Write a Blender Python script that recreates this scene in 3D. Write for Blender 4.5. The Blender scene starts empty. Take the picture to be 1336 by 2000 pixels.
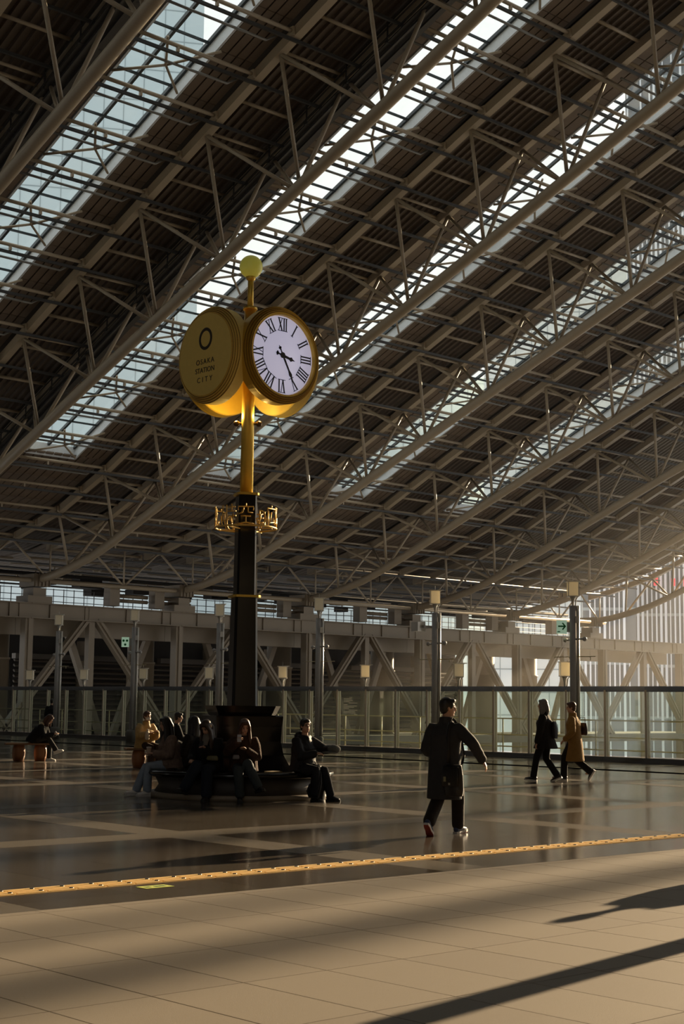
import bpy, math, random
from mathutils import Vector, Matrix, Euler
random.seed(7)
PI = math.pi
SC = bpy.context.scene
COL = SC.collection

# ------------------------------------------------------------------ camera
F_PX = 2935.68
YAW, PITCH, ROLL = math.radians(42.8347), math.radians(7.30565), math.radians(-0.71942)
CAM_H = 1.6
cy, sy = math.cos(YAW), math.sin(YAW)
_f = Vector((sy * math.cos(PITCH), cy * math.cos(PITCH), math.sin(PITCH)))
_r = Vector((cy, -sy, 0))
_d = _f.cross(_r)
_r2 = _r * math.cos(ROLL) + _d * math.sin(ROLL)
_d2 = -_r * math.sin(ROLL) + _d * math.cos(ROLL)
cam_data = bpy.data.cameras.new('camera')
cam_data.sensor_fit = 'VERTICAL'
cam_data.sensor_height = 36.0
cam_data.sensor_width = 24.05
cam_data.lens = F_PX * 36.0 / 2000.0
cam_data.clip_end = 2000
cam_data.dof.use_dof = True
cam_data.dof.focus_distance = 24.0
cam_data.dof.aperture_fstop = 8.0
cam = bpy.data.objects.new('camera', cam_data)
COL.objects.link(cam)
M = Matrix.Identity(4)
for i in range(3):
    M[i][0] = _r2[i]; M[i][1] = -_d2[i]; M[i][2] = -_f[i]
M[2][3] = CAM_H
cam.matrix_world = M
SC.camera = cam

# ------------------------------------------------------------------ world, sun, exposure
W = bpy.data.worlds.new('world'); SC.world = W
W.use_nodes = True
bg = W.node_tree.nodes['Background']
bg.inputs[0].default_value = (1.0, 0.985, 0.95, 1)
bg.inputs[1].default_value = 1.12
sun_d = bpy.data.lights.new('sun', 'SUN')
sun_d.energy = 15.5
sun_d.color = (1.0, 0.76, 0.47)
sun_d.angle = math.radians(0.6)
sun = bpy.data.objects.new('sun', sun_d); COL.objects.link(sun)
SUN_EL = math.radians(15.2)
sdir = Vector((0.986 * math.cos(SUN_EL), 0.165 * math.cos(SUN_EL), math.sin(SUN_EL)))
sun.rotation_euler = sdir.to_track_quat('Z', 'Y').to_euler()
sun.location = sdir * 200
SC.view_settings.view_transform = 'Standard'
SC.view_settings.look = 'None'
SC.view_settings.gamma = 1.0
SC.view_settings.use_curve_mapping = False
SC.view_settings.exposure = 0.0

# ------------------------------------------------------------------ materials
MATS = {}
def mat(name, col, rough=0.5, metal=0.0, var=0.12, scale=8.0, bump=0.0, bscale=40.0, emit=None, spec=0.5, stretch=None, rvar=0.0, coat=0.0, trans=0.0):
    if name in MATS: return MATS[name]
    m = bpy.data.materials.new(name); m.use_nodes = True
    nt = m.node_tree; b = nt.nodes['Principled BSDF']
    tc = nt.nodes.new('ShaderNodeTexCoord')
    src = tc.outputs['Object']
    if stretch:
        mp = nt.nodes.new('ShaderNodeMapping'); mp.inputs['Scale'].default_value = stretch
        nt.links.new(src, mp.inputs['Vector']); src = mp.outputs['Vector']
    n = nt.nodes.new('ShaderNodeTexNoise'); n.inputs['Scale'].default_value = scale; n.inputs['Detail'].default_value = 5
    nt.links.new(src, n.inputs['Vector'])
    mx = nt.nodes.new('ShaderNodeMix'); mx.data_type = 'RGBA'
    c = Vector(col)
    mx.inputs[6].default_value = (*(c * (1 - var)), 1); mx.inputs[7].default_value = (*(c * (1 + var)), 1)
    nt.links.new(n.outputs['Fac'], mx.inputs[0]); nt.links.new(mx.outputs[2], b.inputs['Base Color'])
    b.inputs['Roughness'].default_value = rough; b.inputs['Metallic'].default_value = metal
    b.inputs['Specular IOR Level'].default_value = spec
    b.inputs['Coat Weight'].default_value = coat
    if trans: b.inputs['Transmission Weight'].default_value = trans
    if rvar:
        mr = nt.nodes.new('ShaderNodeMapRange'); mr.inputs[3].default_value = max(0.02, rough - rvar); mr.inputs[4].default_value = rough + rvar
        nt.links.new(n.outputs['Fac'], mr.inputs[0]); nt.links.new(mr.outputs[0], b.inputs['Roughness'])
    if bump:
        n2 = nt.nodes.new('ShaderNodeTexNoise'); n2.inputs['Scale'].default_value = bscale; n2.inputs['Detail'].default_value = 4
        nt.links.new(src, n2.inputs['Vector'])
        bp = nt.nodes.new('ShaderNodeBump'); bp.inputs['Strength'].default_value = bump; bp.inputs['Distance'].default_value = 0.02
        nt.links.new(n2.outputs['Fac'], bp.inputs['Height']); nt.links.new(bp.outputs[0], b.inputs['Normal'])
    if emit:
        b.inputs['Emission Color'].default_value = (*emit[:3], 1); b.inputs['Emission Strength'].default_value = emit[3]
    MATS[name] = m
    return m

def glass_mat(name, tint, refl=0.9, rough=0.02, extra=0.0):
    m = bpy.data.materials.new(name); m.use_nodes = True
    nt = m.node_tree; nt.nodes.clear()
    out = nt.nodes.new('ShaderNodeOutputMaterial')
    tr = nt.nodes.new('ShaderNodeBsdfTransparent'); tr.inputs[0].default_value = (*tint, 1)
    gl = nt.nodes.new('ShaderNodeBsdfGlossy'); gl.inputs['Roughness'].default_value = rough; gl.inputs[0].default_value = (refl, refl, refl, 1)
    lw = nt.nodes.new('ShaderNodeLayerWeight'); lw.inputs[0].default_value = 0.5
    pw = nt.nodes.new('ShaderNodeMath'); pw.operation = 'POWER'; pw.inputs[1].default_value = 5.0
    nt.links.new(lw.outputs['Facing'], pw.inputs[0])
    fr = nt.nodes.new('ShaderNodeMath'); fr.operation = 'MULTIPLY_ADD'; fr.inputs[1].default_value = 0.92; fr.inputs[2].default_value = 0.035
    nt.links.new(pw.outputs[0], fr.inputs[0])
    n = nt.nodes.new('ShaderNodeTexNoise'); n.inputs['Scale'].default_value = 3.0
    ad = nt.nodes.new('ShaderNodeMath'); ad.operation = 'MULTIPLY_ADD'; ad.inputs[1].default_value = extra; ad.inputs[2].default_value = 0.0
    nt.links.new(n.outputs['Fac'], ad.inputs[0])
    sm = nt.nodes.new('ShaderNodeMath'); sm.operation = 'ADD'; sm.use_clamp = True
    nt.links.new(fr.outputs[0], sm.inputs[0]); nt.links.new(ad.outputs[0], sm.inputs[1])
    mix = nt.nodes.new('ShaderNodeMixShader')
    nt.links.new(sm.outputs[0], mix.inputs[0]); nt.links.new(tr.outputs[0], mix.inputs[1]); nt.links.new(gl.outputs[0], mix.inputs[2])
    nt.links.new(mix.outputs[0], out.inputs[0])
    MATS[name] = m
    return m

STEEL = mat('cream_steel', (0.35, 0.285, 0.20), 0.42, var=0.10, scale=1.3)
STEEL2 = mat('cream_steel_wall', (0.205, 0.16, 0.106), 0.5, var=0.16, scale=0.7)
RAILGREY = mat('grey_rail', (0.20, 0.20, 0.19), 0.4, var=0.1)
DARKRAIL = mat('dark_rail', (0.035, 0.034, 0.033), 0.5)
PANEL = mat('brown_roof_panel', (0.155, 0.115, 0.082), 0.55, var=0.22, scale=1.5)
DECK = mat('dark_roof_deck', (0.02, 0.015, 0.012), 0.7)
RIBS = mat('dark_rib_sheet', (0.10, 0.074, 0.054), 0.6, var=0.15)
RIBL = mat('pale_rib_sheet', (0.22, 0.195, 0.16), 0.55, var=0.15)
CURB = mat('pale_curb', (0.62, 0.66, 0.70), 0.5)
MULL = mat('dark_mullion', (0.03, 0.04, 0.045), 0.4)
SKYGL = glass_mat('skylight_glass', (0.95, 0.985, 0.985))
BALGL = glass_mat('balustrade_glass', (0.80, 0.86, 0.82), extra=0.01)
LTILE = mat('light_granite', (0.215, 0.183, 0.145), 0.5, var=0.16, scale=90, bump=0.12, bscale=160, spec=0.4)
LTILE2 = mat('light_granite_b', (0.203, 0.172, 0.137), 0.5, var=0.16, scale=90, bump=0.12, bscale=160, spec=0.4)
DTILE = mat('dark_granite', (0.072, 0.061, 0.049), 0.15, var=0.35, scale=60, rvar=0.04, bump=0.012, bscale=7, spec=0.55)
DTILE2 = mat('dark_granite_b', (0.062, 0.052, 0.042), 0.15, var=0.35, scale=60, rvar=0.04, bump=0.012, bscale=7, spec=0.55)
BAND = mat('speckled_band', (0.14, 0.122, 0.10), 0.24, var=0.55, scale=45, spec=0.5)
JOINT = mat('joint_bed', (0.02, 0.017, 0.014), 0.8)
YELLOW = mat('tactile_yellow', (0.80, 0.56, 0.24), 0.5, var=0.12, scale=25)
DOT = mat('tactile_dot', (0.03, 0.025, 0.02), 0.5)
GOLD = mat('gold_leaf', (0.80, 0.55, 0.10), 0.36, metal=0.6, var=0.12, scale=6, bump=0.05, bscale=50)
GOLDMAT = mat('gold_matte', (0.60, 0.38, 0.05), 0.45, metal=0.4, var=0.06, scale=10)
BLACK = mat('black_lacquer', (0.009, 0.008, 0.0075), 0.18, var=0.2, spec=0.35)
BLACKM = mat('black_matte', (0.012, 0.012, 0.012), 0.6)
WOOD = mat('stool_wood', (0.26, 0.10, 0.035), 0.45, var=0.3, scale=6, stretch=(1, 1, 0.15))
WOOD2 = mat('plank_wood', (0.20, 0.10, 0.045), 0.5, var=0.3, scale=6, stretch=(0.2, 1, 1))
LANT = mat('lantern_glass', (0.88, 0.84, 0.74), 0.5, var=0.05, emit=(1.0, 0.92, 0.74, 0.04))
_nt = LANT.node_tree; _tl = _nt.nodes.new('ShaderNodeBsdfTranslucent'); _tl.inputs[0].default_value = (0.9, 0.82, 0.62, 1); _mx = _nt.nodes.new('ShaderNodeMixShader'); _mx.inputs[0].default_value = 0.45
_nt.links.new(_nt.nodes['Principled BSDF'].outputs[0], _mx.inputs[1]); _nt.links.new(_tl.outputs[0], _mx.inputs[2]); _nt.links.new(_mx.outputs[0], _nt.nodes['Material Output'].inputs[0])
POST = mat('post_grey', (0.40, 0.385, 0.375), 0.42, metal=0.0)
POSTL = mat('post_pale', (0.62, 0.60, 0.55), 0.3, metal=0.3)
RAIL = mat('blue_grey_rail', (0.17, 0.18, 0.20), 0.35, metal=0.4)
BEIGE = mat('beige_mullion', (0.48, 0.40, 0.30), 0.4, metal=0.2)
YRAIL = mat('pale_yellow_rail', (0.55, 0.47, 0.28), 0.4)
CONC = mat('grey_slab', (0.12, 0.11, 0.095), 0.8, var=0.2, scale=0.6)

# ------------------------------------------------------------------ mesh helpers
class MB:
    def __init__(s): s.v = []; s.f = []; s.sm = []
    def add(s, vs, fs, smooth=False):
        o = len(s.v); s.v.extend([tuple(v) for v in vs])
        for f in fs: s.f.append(tuple(i + o for i in f)); s.sm.append(smooth)
        return s
    def box(s, c, size, mtx=None):
        x, y, z = [k / 2 for k in size]; c = Vector(c)
        vs = [Vector((sx * x, sy_ * y, sz * z)) for sz in (-1, 1) for sy_ in (-1, 1) for sx in (-1, 1)]
        if mtx is not None: vs = [mtx @ v for v in vs]
        vs = [v + c for v in vs]
        return s.add(vs, [(0, 2, 3, 1), (4, 5, 7, 6), (0, 1, 5, 4), (2, 6, 7, 3), (0, 4, 6, 2), (1, 3, 7, 5)])
    def bar(s, p0, p1, w, h, up=(0, 0, 1)):
        p0, p1 = Vector(p0), Vector(p1); t = (p1 - p0).normalized(); u = Vector(up)
        a = t.cross(u)
        if a.length < 1e-4: a = t.cross(Vector((1, 0, 0)))
        a.normalize(); b = a.cross(t).normalized()
        vs = []
        for p in (p0, p1):
            for sx, sz in ((-1, -1), (1, -1), (1, 1), (-1, 1)): vs.append(p + a * (sx * w / 2) + b * (sz * h / 2))
        return s.add(vs, [(0, 1, 2, 3), (7, 6, 5, 4), (0, 4, 5, 1), (1, 5, 6, 2), (2, 6, 7, 3), (3, 7, 4, 0)])
    def tube(s, pts, r, n=8, caps=True):
        pts = [Vector(p) for p in pts]; rr = r if isinstance(r, (list, tuple)) else [r] * len(pts)
        vs = []; a = None
        for i, p in enumerate(pts):
            t = (pts[min(i + 1, len(pts) - 1)] - pts[max(i - 1, 0)]).normalized()
            if a is None:
                a = t.cross(Vector((0, 0, 1)))
                if a.length < 1e-3: a = t.cross(Vector((1, 0, 0)))
            a = (a - t * a.dot(t)).normalized(); b = t.cross(a)
            for k in range(n):
                th = 2 * PI * k / n; vs.append(p + (a * math.cos(th) + b * math.sin(th)) * rr[i])
        fs = []
        for i in range(len(pts) - 1):
            for k in range(n):
                k2 = (k + 1) % n; fs.append((i * n + k, i * n + k2, (i + 1) * n + k2, (i + 1) * n + k))
        s.add(vs, fs, True)
        if caps:
            o = len(s.v) - len(vs); L = (len(pts) - 1) * n
            s.f.append(tuple(o + k for k in reversed(range(n)))); s.sm.append(False)
            s.f.append(tuple(o + L + k for k in range(n))); s.sm.append(False)
        return s
    def lathe(s, prof, n=24, c=(0, 0, 0), smooth=True, rot=0.0, mtx=None):
        vs = []; fs = []
        for r, z in prof:
            for k in range(n):
                th = 2 * PI * k / n + rot; vs.append(Vector((r * math.cos(th), r * math.sin(th), z)))
        for i in range(len(prof) - 1):
            for k in range(n):
                k2 = (k + 1) % n; fs.append((i * n + k, i * n + k2, (i + 1) * n + k2, (i + 1) * n + k))
        if mtx is not None: vs = [mtx @ v for v in vs]
        vs = [v + Vector(c) for v in vs]
        s.add(vs, fs, smooth)
        o = len(s.v) - len(vs)
        if prof[0][0] > 1e-6: s.f.append(tuple(o + k for k in reversed(range(n)))); s.sm.append(False)
        if prof[-1][0] > 1e-6: s.f.append(tuple(o + (len(prof) - 1) * n + k for k in range(n))); s.sm.append(False)
        return s
    def ell(s, c, r, n=14, m=10, mtx=None):
        vs = []; fs = []
        for i in range(m + 1):
            ph = PI * i / m
            for k in range(n):
                th = 2 * PI * k / n
                vs.append(Vector((r[0] * math.sin(ph) * math.cos(th), r[1] * math.sin(ph) * math.sin(th), r[2] * math.cos(ph))))
        for i in range(m):
            for k in range(n):
                k2 = (k + 1) % n; fs.append((i * n + k, (i + 1) * n + k, (i + 1) * n + k2, i * n + k2))
        if mtx is not None: vs = [mtx @ v for v in vs]
        return s.add([v + Vector(c) for v in vs], fs, True)
    def prism(s, poly, z0, z1):
        n = len(poly)
        vs = [(x, y, z0) for x, y in poly] + [(x, y, z1) for x, y in poly]
        fs = [tuple(reversed(range(n))), tuple(range(n, 2 * n))] + [(k, (k + 1) % n, n + (k + 1) % n, n + k) for k in range(n)]
        return s.add(vs, fs)
    def loft(s, pts, radii, lat=(1, 0, 0), n=14, round_ends=True):
        pts = [Vector(p) for p in pts]; L0 = Vector(lat)
        P = list(pts); Rr = [tuple(r) for r in radii]
        T = [(pts[min(i + 1, len(pts) - 1)] - pts[max(i - 1, 0)]).normalized() for i in range(len(pts))]
        if round_ends:
            nP = []; nR = []; nT = []
            for q in (90, 60, 30):
                k = math.radians(q); r = min(Rr[0])
                nP.append(P[0] - T[0] * (r * 0.8 * math.sin(k))); f = max(0.02, math.cos(k)); nR.append((Rr[0][0] * f, Rr[0][1] * f)); nT.append(T[0])
            nP += P; nR += Rr; nT += T
            for q in (30, 60, 90):
                k = math.radians(q); r = min(Rr[-1])
                nP.append(P[-1] + T[-1] * (r * 0.8 * math.sin(k))); f = max(0.02, math.cos(k)); nR.append((Rr[-1][0] * f, Rr[-1][1] * f)); nT.append(T[-1])
            P, Rr, T = nP, nR, nT
        vs = []
        for p, r, t in zip(P, Rr, T):
            a = L0 - t * L0.dot(t)
            if a.length < 1e-3: a = Vector((0, 1, 0)) - t * t.y
            a.normalize(); b = t.cross(a)
            for k in range(n):
                th = 2 * PI * k / n; vs.append(p + a * (r[0] * math.cos(th)) + b * (r[1] * math.sin(th)))
        fs = []
        for i in range(len(P) - 1):
            for k in range(n):
                k2 = (k + 1) % n; fs.append((i * n + k, i * n + k2, (i + 1) * n + k2, (i + 1) * n + k))
        fs.append(tuple(reversed(range(n)))); fs.append(tuple((len(P) - 1) * n + k for k in range(n)))
        return s.add(vs, fs, True)
    def mesh(s, name, m=None):
        me = bpy.data.meshes.new(name); me.from_pydata(s.v, [], s.f)
        me.polygons.foreach_set('use_smooth', s.sm); me.update()
        if m: me.materials.append(m)
        return me
    def build(s, name, m, parent=None, loc=None):
        return link(name, s.mesh(name, m), parent, loc)

def link(name, me, parent=None, loc=None, rotz=0.0):
    o = bpy.data.objects.new(name, me); COL.objects.link(o)
    if parent is not None: o.parent = parent
    if loc is not None: o.location = loc
    if rotz: o.rotation_euler = (0, 0, rotz)
    return o
def tag(o, label=None, cat=None, group=None, kind=None):
    if label: o['label'] = label
    if cat: o['category'] = cat
    if group: o['group'] = group
    if kind: o['kind'] = kind
    return o
def empty(name, loc=(0, 0, 0), rotz=0.0):
    o = bpy.data.objects.new(name, None); COL.objects.link(o); o.location = loc; o.rotation_euler = (0, 0, rotz)
    o.empty_display_size = 0.3
    return o
def copy_tree(o, parent=None):
    c = o.copy(); COL.objects.link(c); c.parent = parent
    for ch in o.children: copy_tree(ch, c)
    return c
def shared(name, me, parent, locs):
    return [link(name, me, parent, l) for l in locs]
def text_mesh(txt, size, extrude=0.004, name='lettering', spacing=1.0, align='CENTER'):
    c = bpy.data.curves.new('tmp', 'FONT'); c.body = txt; c.size = size; c.extrude = extrude
    c.align_x = align; c.align_y = 'CENTER'; c.space_character = spacing
    o = bpy.data.objects.new('tmp', c); COL.objects.link(o)
    bpy.context.view_layer.update()
    me = bpy.data.meshes.new_from_object(o.evaluated_get(bpy.context.evaluated_depsgraph_get()))
    bpy.data.objects.remove(o); bpy.data.curves.remove(c); me.name = name
    return me

RV = Vector((0.734, -0.680, 0)); FV = Vector((0.680, 0.734, 0))   # right and forward on the plaza as seen from the viewpoint

# ================================================================== FLOOR
floor = empty('floor'); tag(floor, kind='structure')
b = MB(); b.box((8, 0, -0.16), (58.6, 20.5, 0.26)); b.build('floor_bed', JOINT, floor)
# far part of the plaza: one slab, its joints too fine to see
def brick_floor(name):
    m = DTILE.copy(); m.name = name; nt = m.node_tree; bs = nt.nodes['Principled BSDF']
    mix = bs.inputs['Base Color'].links[0].from_node
    tc = nt.nodes['Texture Coordinate']
    br = nt.nodes.new('ShaderNodeTexBrick'); br.inputs['Scale'].default_value = 1.0
    br.inputs['Mortar Size'].default_value = 0.006; br.inputs['Brick Width'].default_value = 1.3; br.inputs['Row Height'].default_value = 0.65
    br.inputs['Color1'].default_value = (1, 1, 1, 1); br.inputs['Color2'].default_value = (0.82, 0.82, 0.82, 1); br.inputs['Mortar'].default_value = (0.4, 0.4, 0.4, 1)
    nt.links.new(tc.outputs['Object'], br.inputs['Vector'])
    mu = nt.nodes.new('ShaderNodeMix'); mu.data_type = 'RGBA'; mu.blend_type = 'MULTIPLY'; mu.inputs[0].default_value = 1
    nt.links.new(mix.outputs[2], mu.inputs[6]); nt.links.new(br.outputs['Color'], mu.inputs[7]); nt.links.new(mu.outputs[2], bs.inputs['Base Color'])
    return m
FARD = brick_floor('dark_granite_far')
Y_SPLIT = 18.7 - 0.65 * 2   # pieces are single stones up to here
b = MB(); b.box((8.1, (Y_SPLIT + 74) / 2, -0.15), (58.8, 74 - Y_SPLIT, 0.30)); b.build('far_slab', FARD, floor)
# light granite tiles
LX0, LW, LL = 5.05, 0.65, 1.0667
me_l = [MB().box((0, 0, -0.015), (LW - 0.007, LL - 0.006, 0.03)).mesh('tile', k) for k in (LTILE, LTILE2)]
me_l2 = [MB().box((0, 0, -0.015), (LW - 0.011, LL - 0.006, 0.03)).mesh('tile', k) for k in (LTILE, LTILE2)]
rows = [9.07 + LL * k + LL / 2 for k in range(-8, 1)]
for i in range(-6, 23):
    xc = LX0 + LW * (i + 0.5)
    for j, yc in enumerate(rows):
        off = 0.0
        if xc / max(yc, 0.1) > 2.6 or xc < 0.2 * yc - 1: continue
        me = (me_l2 if i % 5 in (0, 4) else me_l)[random.random() < 0.4]
        if yc + LL / 2 > 10.27:
            continue
        link('tile', me, floor, (xc, yc + off, 0))
# last short row up to the dark stone
me_s = [MB().box((0, 0, -0.015), (LW - 0.007, 10.27 - 10.1367 - 0.006, 0.03)).mesh('tile', k) for k in (LTILE, LTILE2)]
for i in range(-3, 22): link('tile', me_s[i % 2], floor, (LX0 + LW * (i + 0.5), (10.27 + 10.1367) / 2, 0))
b = MB(); b.box((-10.5, 0, -0.02), (21.4, 20.5, 0.04)); b.box((28.9, 0, -0.02), (16.8, 20.5, 0.04)); b.build('outer_paving', LTILE, floor)
# dark polished stones between lighter bands, one by one where they can be told apart
TH = 0.03
DM = {}
def dstone(x0, x1, y0, y1, m):
    k = (round(x1 - x0, 3), round(y1 - y0, 3), m.name)
    if k not in DM: DM[k] = MB().box((0, 0, -TH / 2), (x1 - x0 - 0.004, y1 - y0 - 0.004, TH)).mesh('stone', m)
    link('stone', DM[k], floor, ((x0 + x1) / 2, (y0 + y1) / 2, 0))
XB = [6.1 + 5.2 * k for k in range(-2, 7)]   # bands running away along Y
YBANDS = [15.12, 20.32, 25.52, 30.72, 35.92, 41.12, 46.32, 51.52, 56.72, 61.92]
def split(a, z, bands, step, hw=0.325):
    out = []; cur = a
    for c in [q for q in bands if a < q < z + 0.4] + [None]:
        end = z if c is None else min(c - hw, z)
        n = max(1, round((end - cur) / step)) if end - cur > 0.05 else 0
        for k in range(n): out.append((cur + (end - cur) * k / n, cur + (end - cur) * (k + 1) / n, False))
        if c is not None and c - hw < z:
            out.append((c - hw, min(c + hw, z), True)); cur = c + hw
    return out
colsx = split(-2.0, 29.0, XB, 1.14)
rowsy = split(11.48, Y_SPLIT, YBANDS, 0.8)
rowsy = [(10.27, 10.725, False), (10.725, 11.18, False)] + rowsy
for (y0, y1, yb) in rowsy:
    for (x0, x1, xb) in colsx:
        if x1 < y0 * 0.42 or x0 > y1 * 1.62: continue
        dstone(x0, x1, y0, y1, BAND if (xb or yb) else random.choice((DTILE, DTILE2)))
b = MB()
for (x0, x1) in ((-21, -2), (29.0, 37.0)): b.box(((x0 + x1) / 2, (10.27 + Y_SPLIT) / 2, -TH / 2), (x1 - x0, Y_SPLIT - 10.27, TH))
for yc in (0,): b.box((0, (10.27 + Y_SPLIT) / 2, -0.1), (0.01, 0.01, 0.01))
b.build('outer_dark_paving', FARD, floor)
me_fill = MB().box((0, 0, -TH / 2), (1, 1, TH)).mesh('stone', DTILE)
for y0, y1 in [(r[0], r[1]) for r in rowsy]:
    xs = [c for c in colsx if not (c[1] < y0 * 0.42 or c[0] > y1 * 1.62)]
    for (xa, xb_) in ((-2.0, xs[0][0]), (xs[-1][1], 29.0)):
        if xb_ - xa > 0.05:
            o = link('stone', me_fill, floor, ((xa + xb_) / 2, (y0 + y1) / 2, 0)); o.scale = (xb_ - xa, y1 - y0, 1)
# far bands laid into the slab
for yc in YBANDS[1:]:
    MB().box((8.1, yc, 0.0), (57.8, 0.65, 0.004)).build('band', BAND, floor)
for xc in XB + [42.5 - 5.2 * 2]:
    if xc < 37: MB().box((xc, (Y_SPLIT + 73) / 2, 0.0), (0.65, 73 - Y_SPLIT, 0.0044)).build('band', BAND, floor)

# yellow tactile guide strip
strip = empty('tactile_strip', (12, 11.33, 0)); tag(strip, 'long yellow ribbed tactile guide strip set into the dark floor', 'tactile strip')
tb = MB(); tb.box((0, 0, -0.012), (0.296, 0.30, 0.028))
for k in range(4): tb.box((0, -0.1125 + 0.075 * k, 0.005), (0.27, 0.036, 0.008))
tm = tb.mesh('tile', YELLOW)
dm = MB().lathe([(0.019, 0), (0.019, 0.015)], 8)
dmm = dm.mesh('dot', DOT)
for i in range(-36, 46):
    t = link('tile', tm, strip, (0.3 * i, 0, 0))
    if -22 < i < 30:
        for yy in (-0.075, 0.075): link('stud', dmm, t, (0.15 - 0.03, yy, 0.0))
# green sticker on the floor
stk = MB(); stk.box((0, 0, 0.002), (0.30, 0.16, 0.003))
so = stk.build('floor_sticker', mat('sticker_green', (0.50, 0.55, 0.12), 0.5), None, (7.98, 10.95, 0)); tag(so, 'small yellow green sticker on the dark floor beside the tactile strip', 'sticker')
sp = MB()
for x in (-0.08, 0.02, 0.08): sp.box((x, 0.0, 0.004), (0.05, 0.05, 0.002))
sp.build('print', mat('sticker_ink', (0.05, 0.12, 0.03), 0.6), so)

# ================================================================== ROOF PROFILE
TYZ = [(-12, 48.4), (0, 43.5), (20, 35.83), (34, 30.15), (38.1, 28.5), (42.85, 26.55), (52.2, 22.45), (57.0, 20.35), (61.5, 18.3), (65.9, 16.27), (70.5, 14.1), (74.7, 12.45), (79.1, 11.35), (84, 10.5), (96, 9.75)]
CYZ = [(10, 35.7), (20, 31.6), (34, 25.88), (38.85, 23.84), (43.7, 21.87), (48.3, 20.05), (52.9, 18.24), (57.6, 16.4), (62.3, 14.5), (67, 12.6), (71.6, 10.8), (74, 9.98), (76.4, 9.42), (78.2, 9.1), (80, 8.93)]
def interp(T, y):
    if y <= T[0][0]: return T[0][1]
    for (a, za), (c, zc) in zip(T, T[1:]):
        if y <= c: return za + (zc - za) * (y - a) / (c - a)
    return T[-1][1]
tz = lambda y: interp(TYZ, y)
cz = lambda y: interp(CYZ, y)
X0, S = 48.7, 10.95
TRX = [X0 + S * k for k in range(-2, 6)]
PY = [44.07 + 2.355 * k for k in range(-11, 22)]      # purlin lines
PY = [y for y in PY if y < 94]

# ------------------------------------------------------------------ trusses
TB = Vector((0, 80, 8.93))
CN = [34 + 4.71 * n for n in range(-4, 10)]
def anode(y): return y - 0.75 - max(0, min(1, (y - 43) / 33)) * 0.75
tr = empty('roof_truss', TB)
L = lambda x, y, z: Vector((x, y, z)) - TB
ys = [12 + 2.4 * k for k in range(26)] + [74, 75, 76, 77, 78, 79, 80]
ys = sorted(set(y for y in ys if y <= 72.5 or y >= 73.5))
MB().tube([L(0, y, cz(y)) for y in ys], 0.255, 12).build('bottom_chord', STEEL, tr)
for dx in (-1.75, 1.75):
    bb = MB(); yy = [12, 20, 27, 34, 38.1, 42.85, 47.5, 52.2, 57, 61.5, 65.9, 70.5, 74.7, 79.1, 81.5]
    w, h = 0.36, 0.42; vs = []; n = len(yy)
    for y in yy:
        z = tz(y)
        for sx, sz in ((-1, 0), (1, 0), (1, 1), (-1, 1)): vs.append(L(dx + sx * w / 2, y, z + sz * h))
    fs = [(0, 1, 2, 3), tuple((n - 1) * 4 + k for k in (3, 2, 1, 0))]
    for i in range(n - 1):
        for k in range(4): fs.append((i * 4 + k, (i + 1) * 4 + k, (i + 1) * 4 + (k + 1) % 4, i * 4 + (k + 1) % 4))
    bb.add(vs, fs); bb.build('top_chord', STEEL, tr)
for i, y in enumerate(CN):
    for dx in (-1.75, 1.75):
        ya = anode(y)
        MB().tube([L(0, y, cz(y)), L(dx, ya, tz(ya) + 0.05)], 0.088, 8).build('web_post', STEEL, tr)
        if i + 1 < len(CN):
            yb = anode(CN[i + 1])
            MB().tube([L(0, y + 0.25, cz(y + 0.25)), L(dx, yb, tz(yb) + 0.05)], 0.085, 8).build('web_diagonal', STEEL, tr)
    MB().tube([L(-1.75, anode(y), tz(anode(y)) + 0.2), L(1.75, anode(y), tz(anode(y)) + 0.2)], 0.07, 8).build('cross_tie', STEEL, tr)
bs = MB(); bs.box((0, 0.1, -0.05), (1.15, 1.7, 0.75))
for k in range(5): bs.box((-0.5 + 0.25 * k, -0.78, -0.05), (0.04, 0.12, 0.8))
bs.box((0, 0.1, -0.75), (0.9, 1.2, 0.5)); bs.box((0, 0.1, -1.2), (1.7, 1.4, 0.42))
bs.build('bearing', STEEL2, tr)
TLAB = ['steel roof truss crossing the top left corner, nearest of all', 'steel roof truss whose bottom tube passes just behind the gold globe',
        'steel roof truss whose bottom tube passes behind the round clock face', 'fourth steel roof truss from the left, its tube ending left of the black column',
        'fifth steel roof truss from the left, landing right of the black column', 'sixth steel roof truss, landing above the tall post beside the walking man',
        'seventh steel roof truss, landing left of the green arrow sign', 'last steel roof truss on the right, in the haze by the striped building']
trusses = [tr]
for k in range(1, 8): trusses.append(copy_tree(tr))
for t, x, lb in zip(trusses, TRX, TLAB):
    t.location = (x, 80, 8.93); tag(t, lb, 'truss', 'parallel steel roof trusses')

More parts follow.
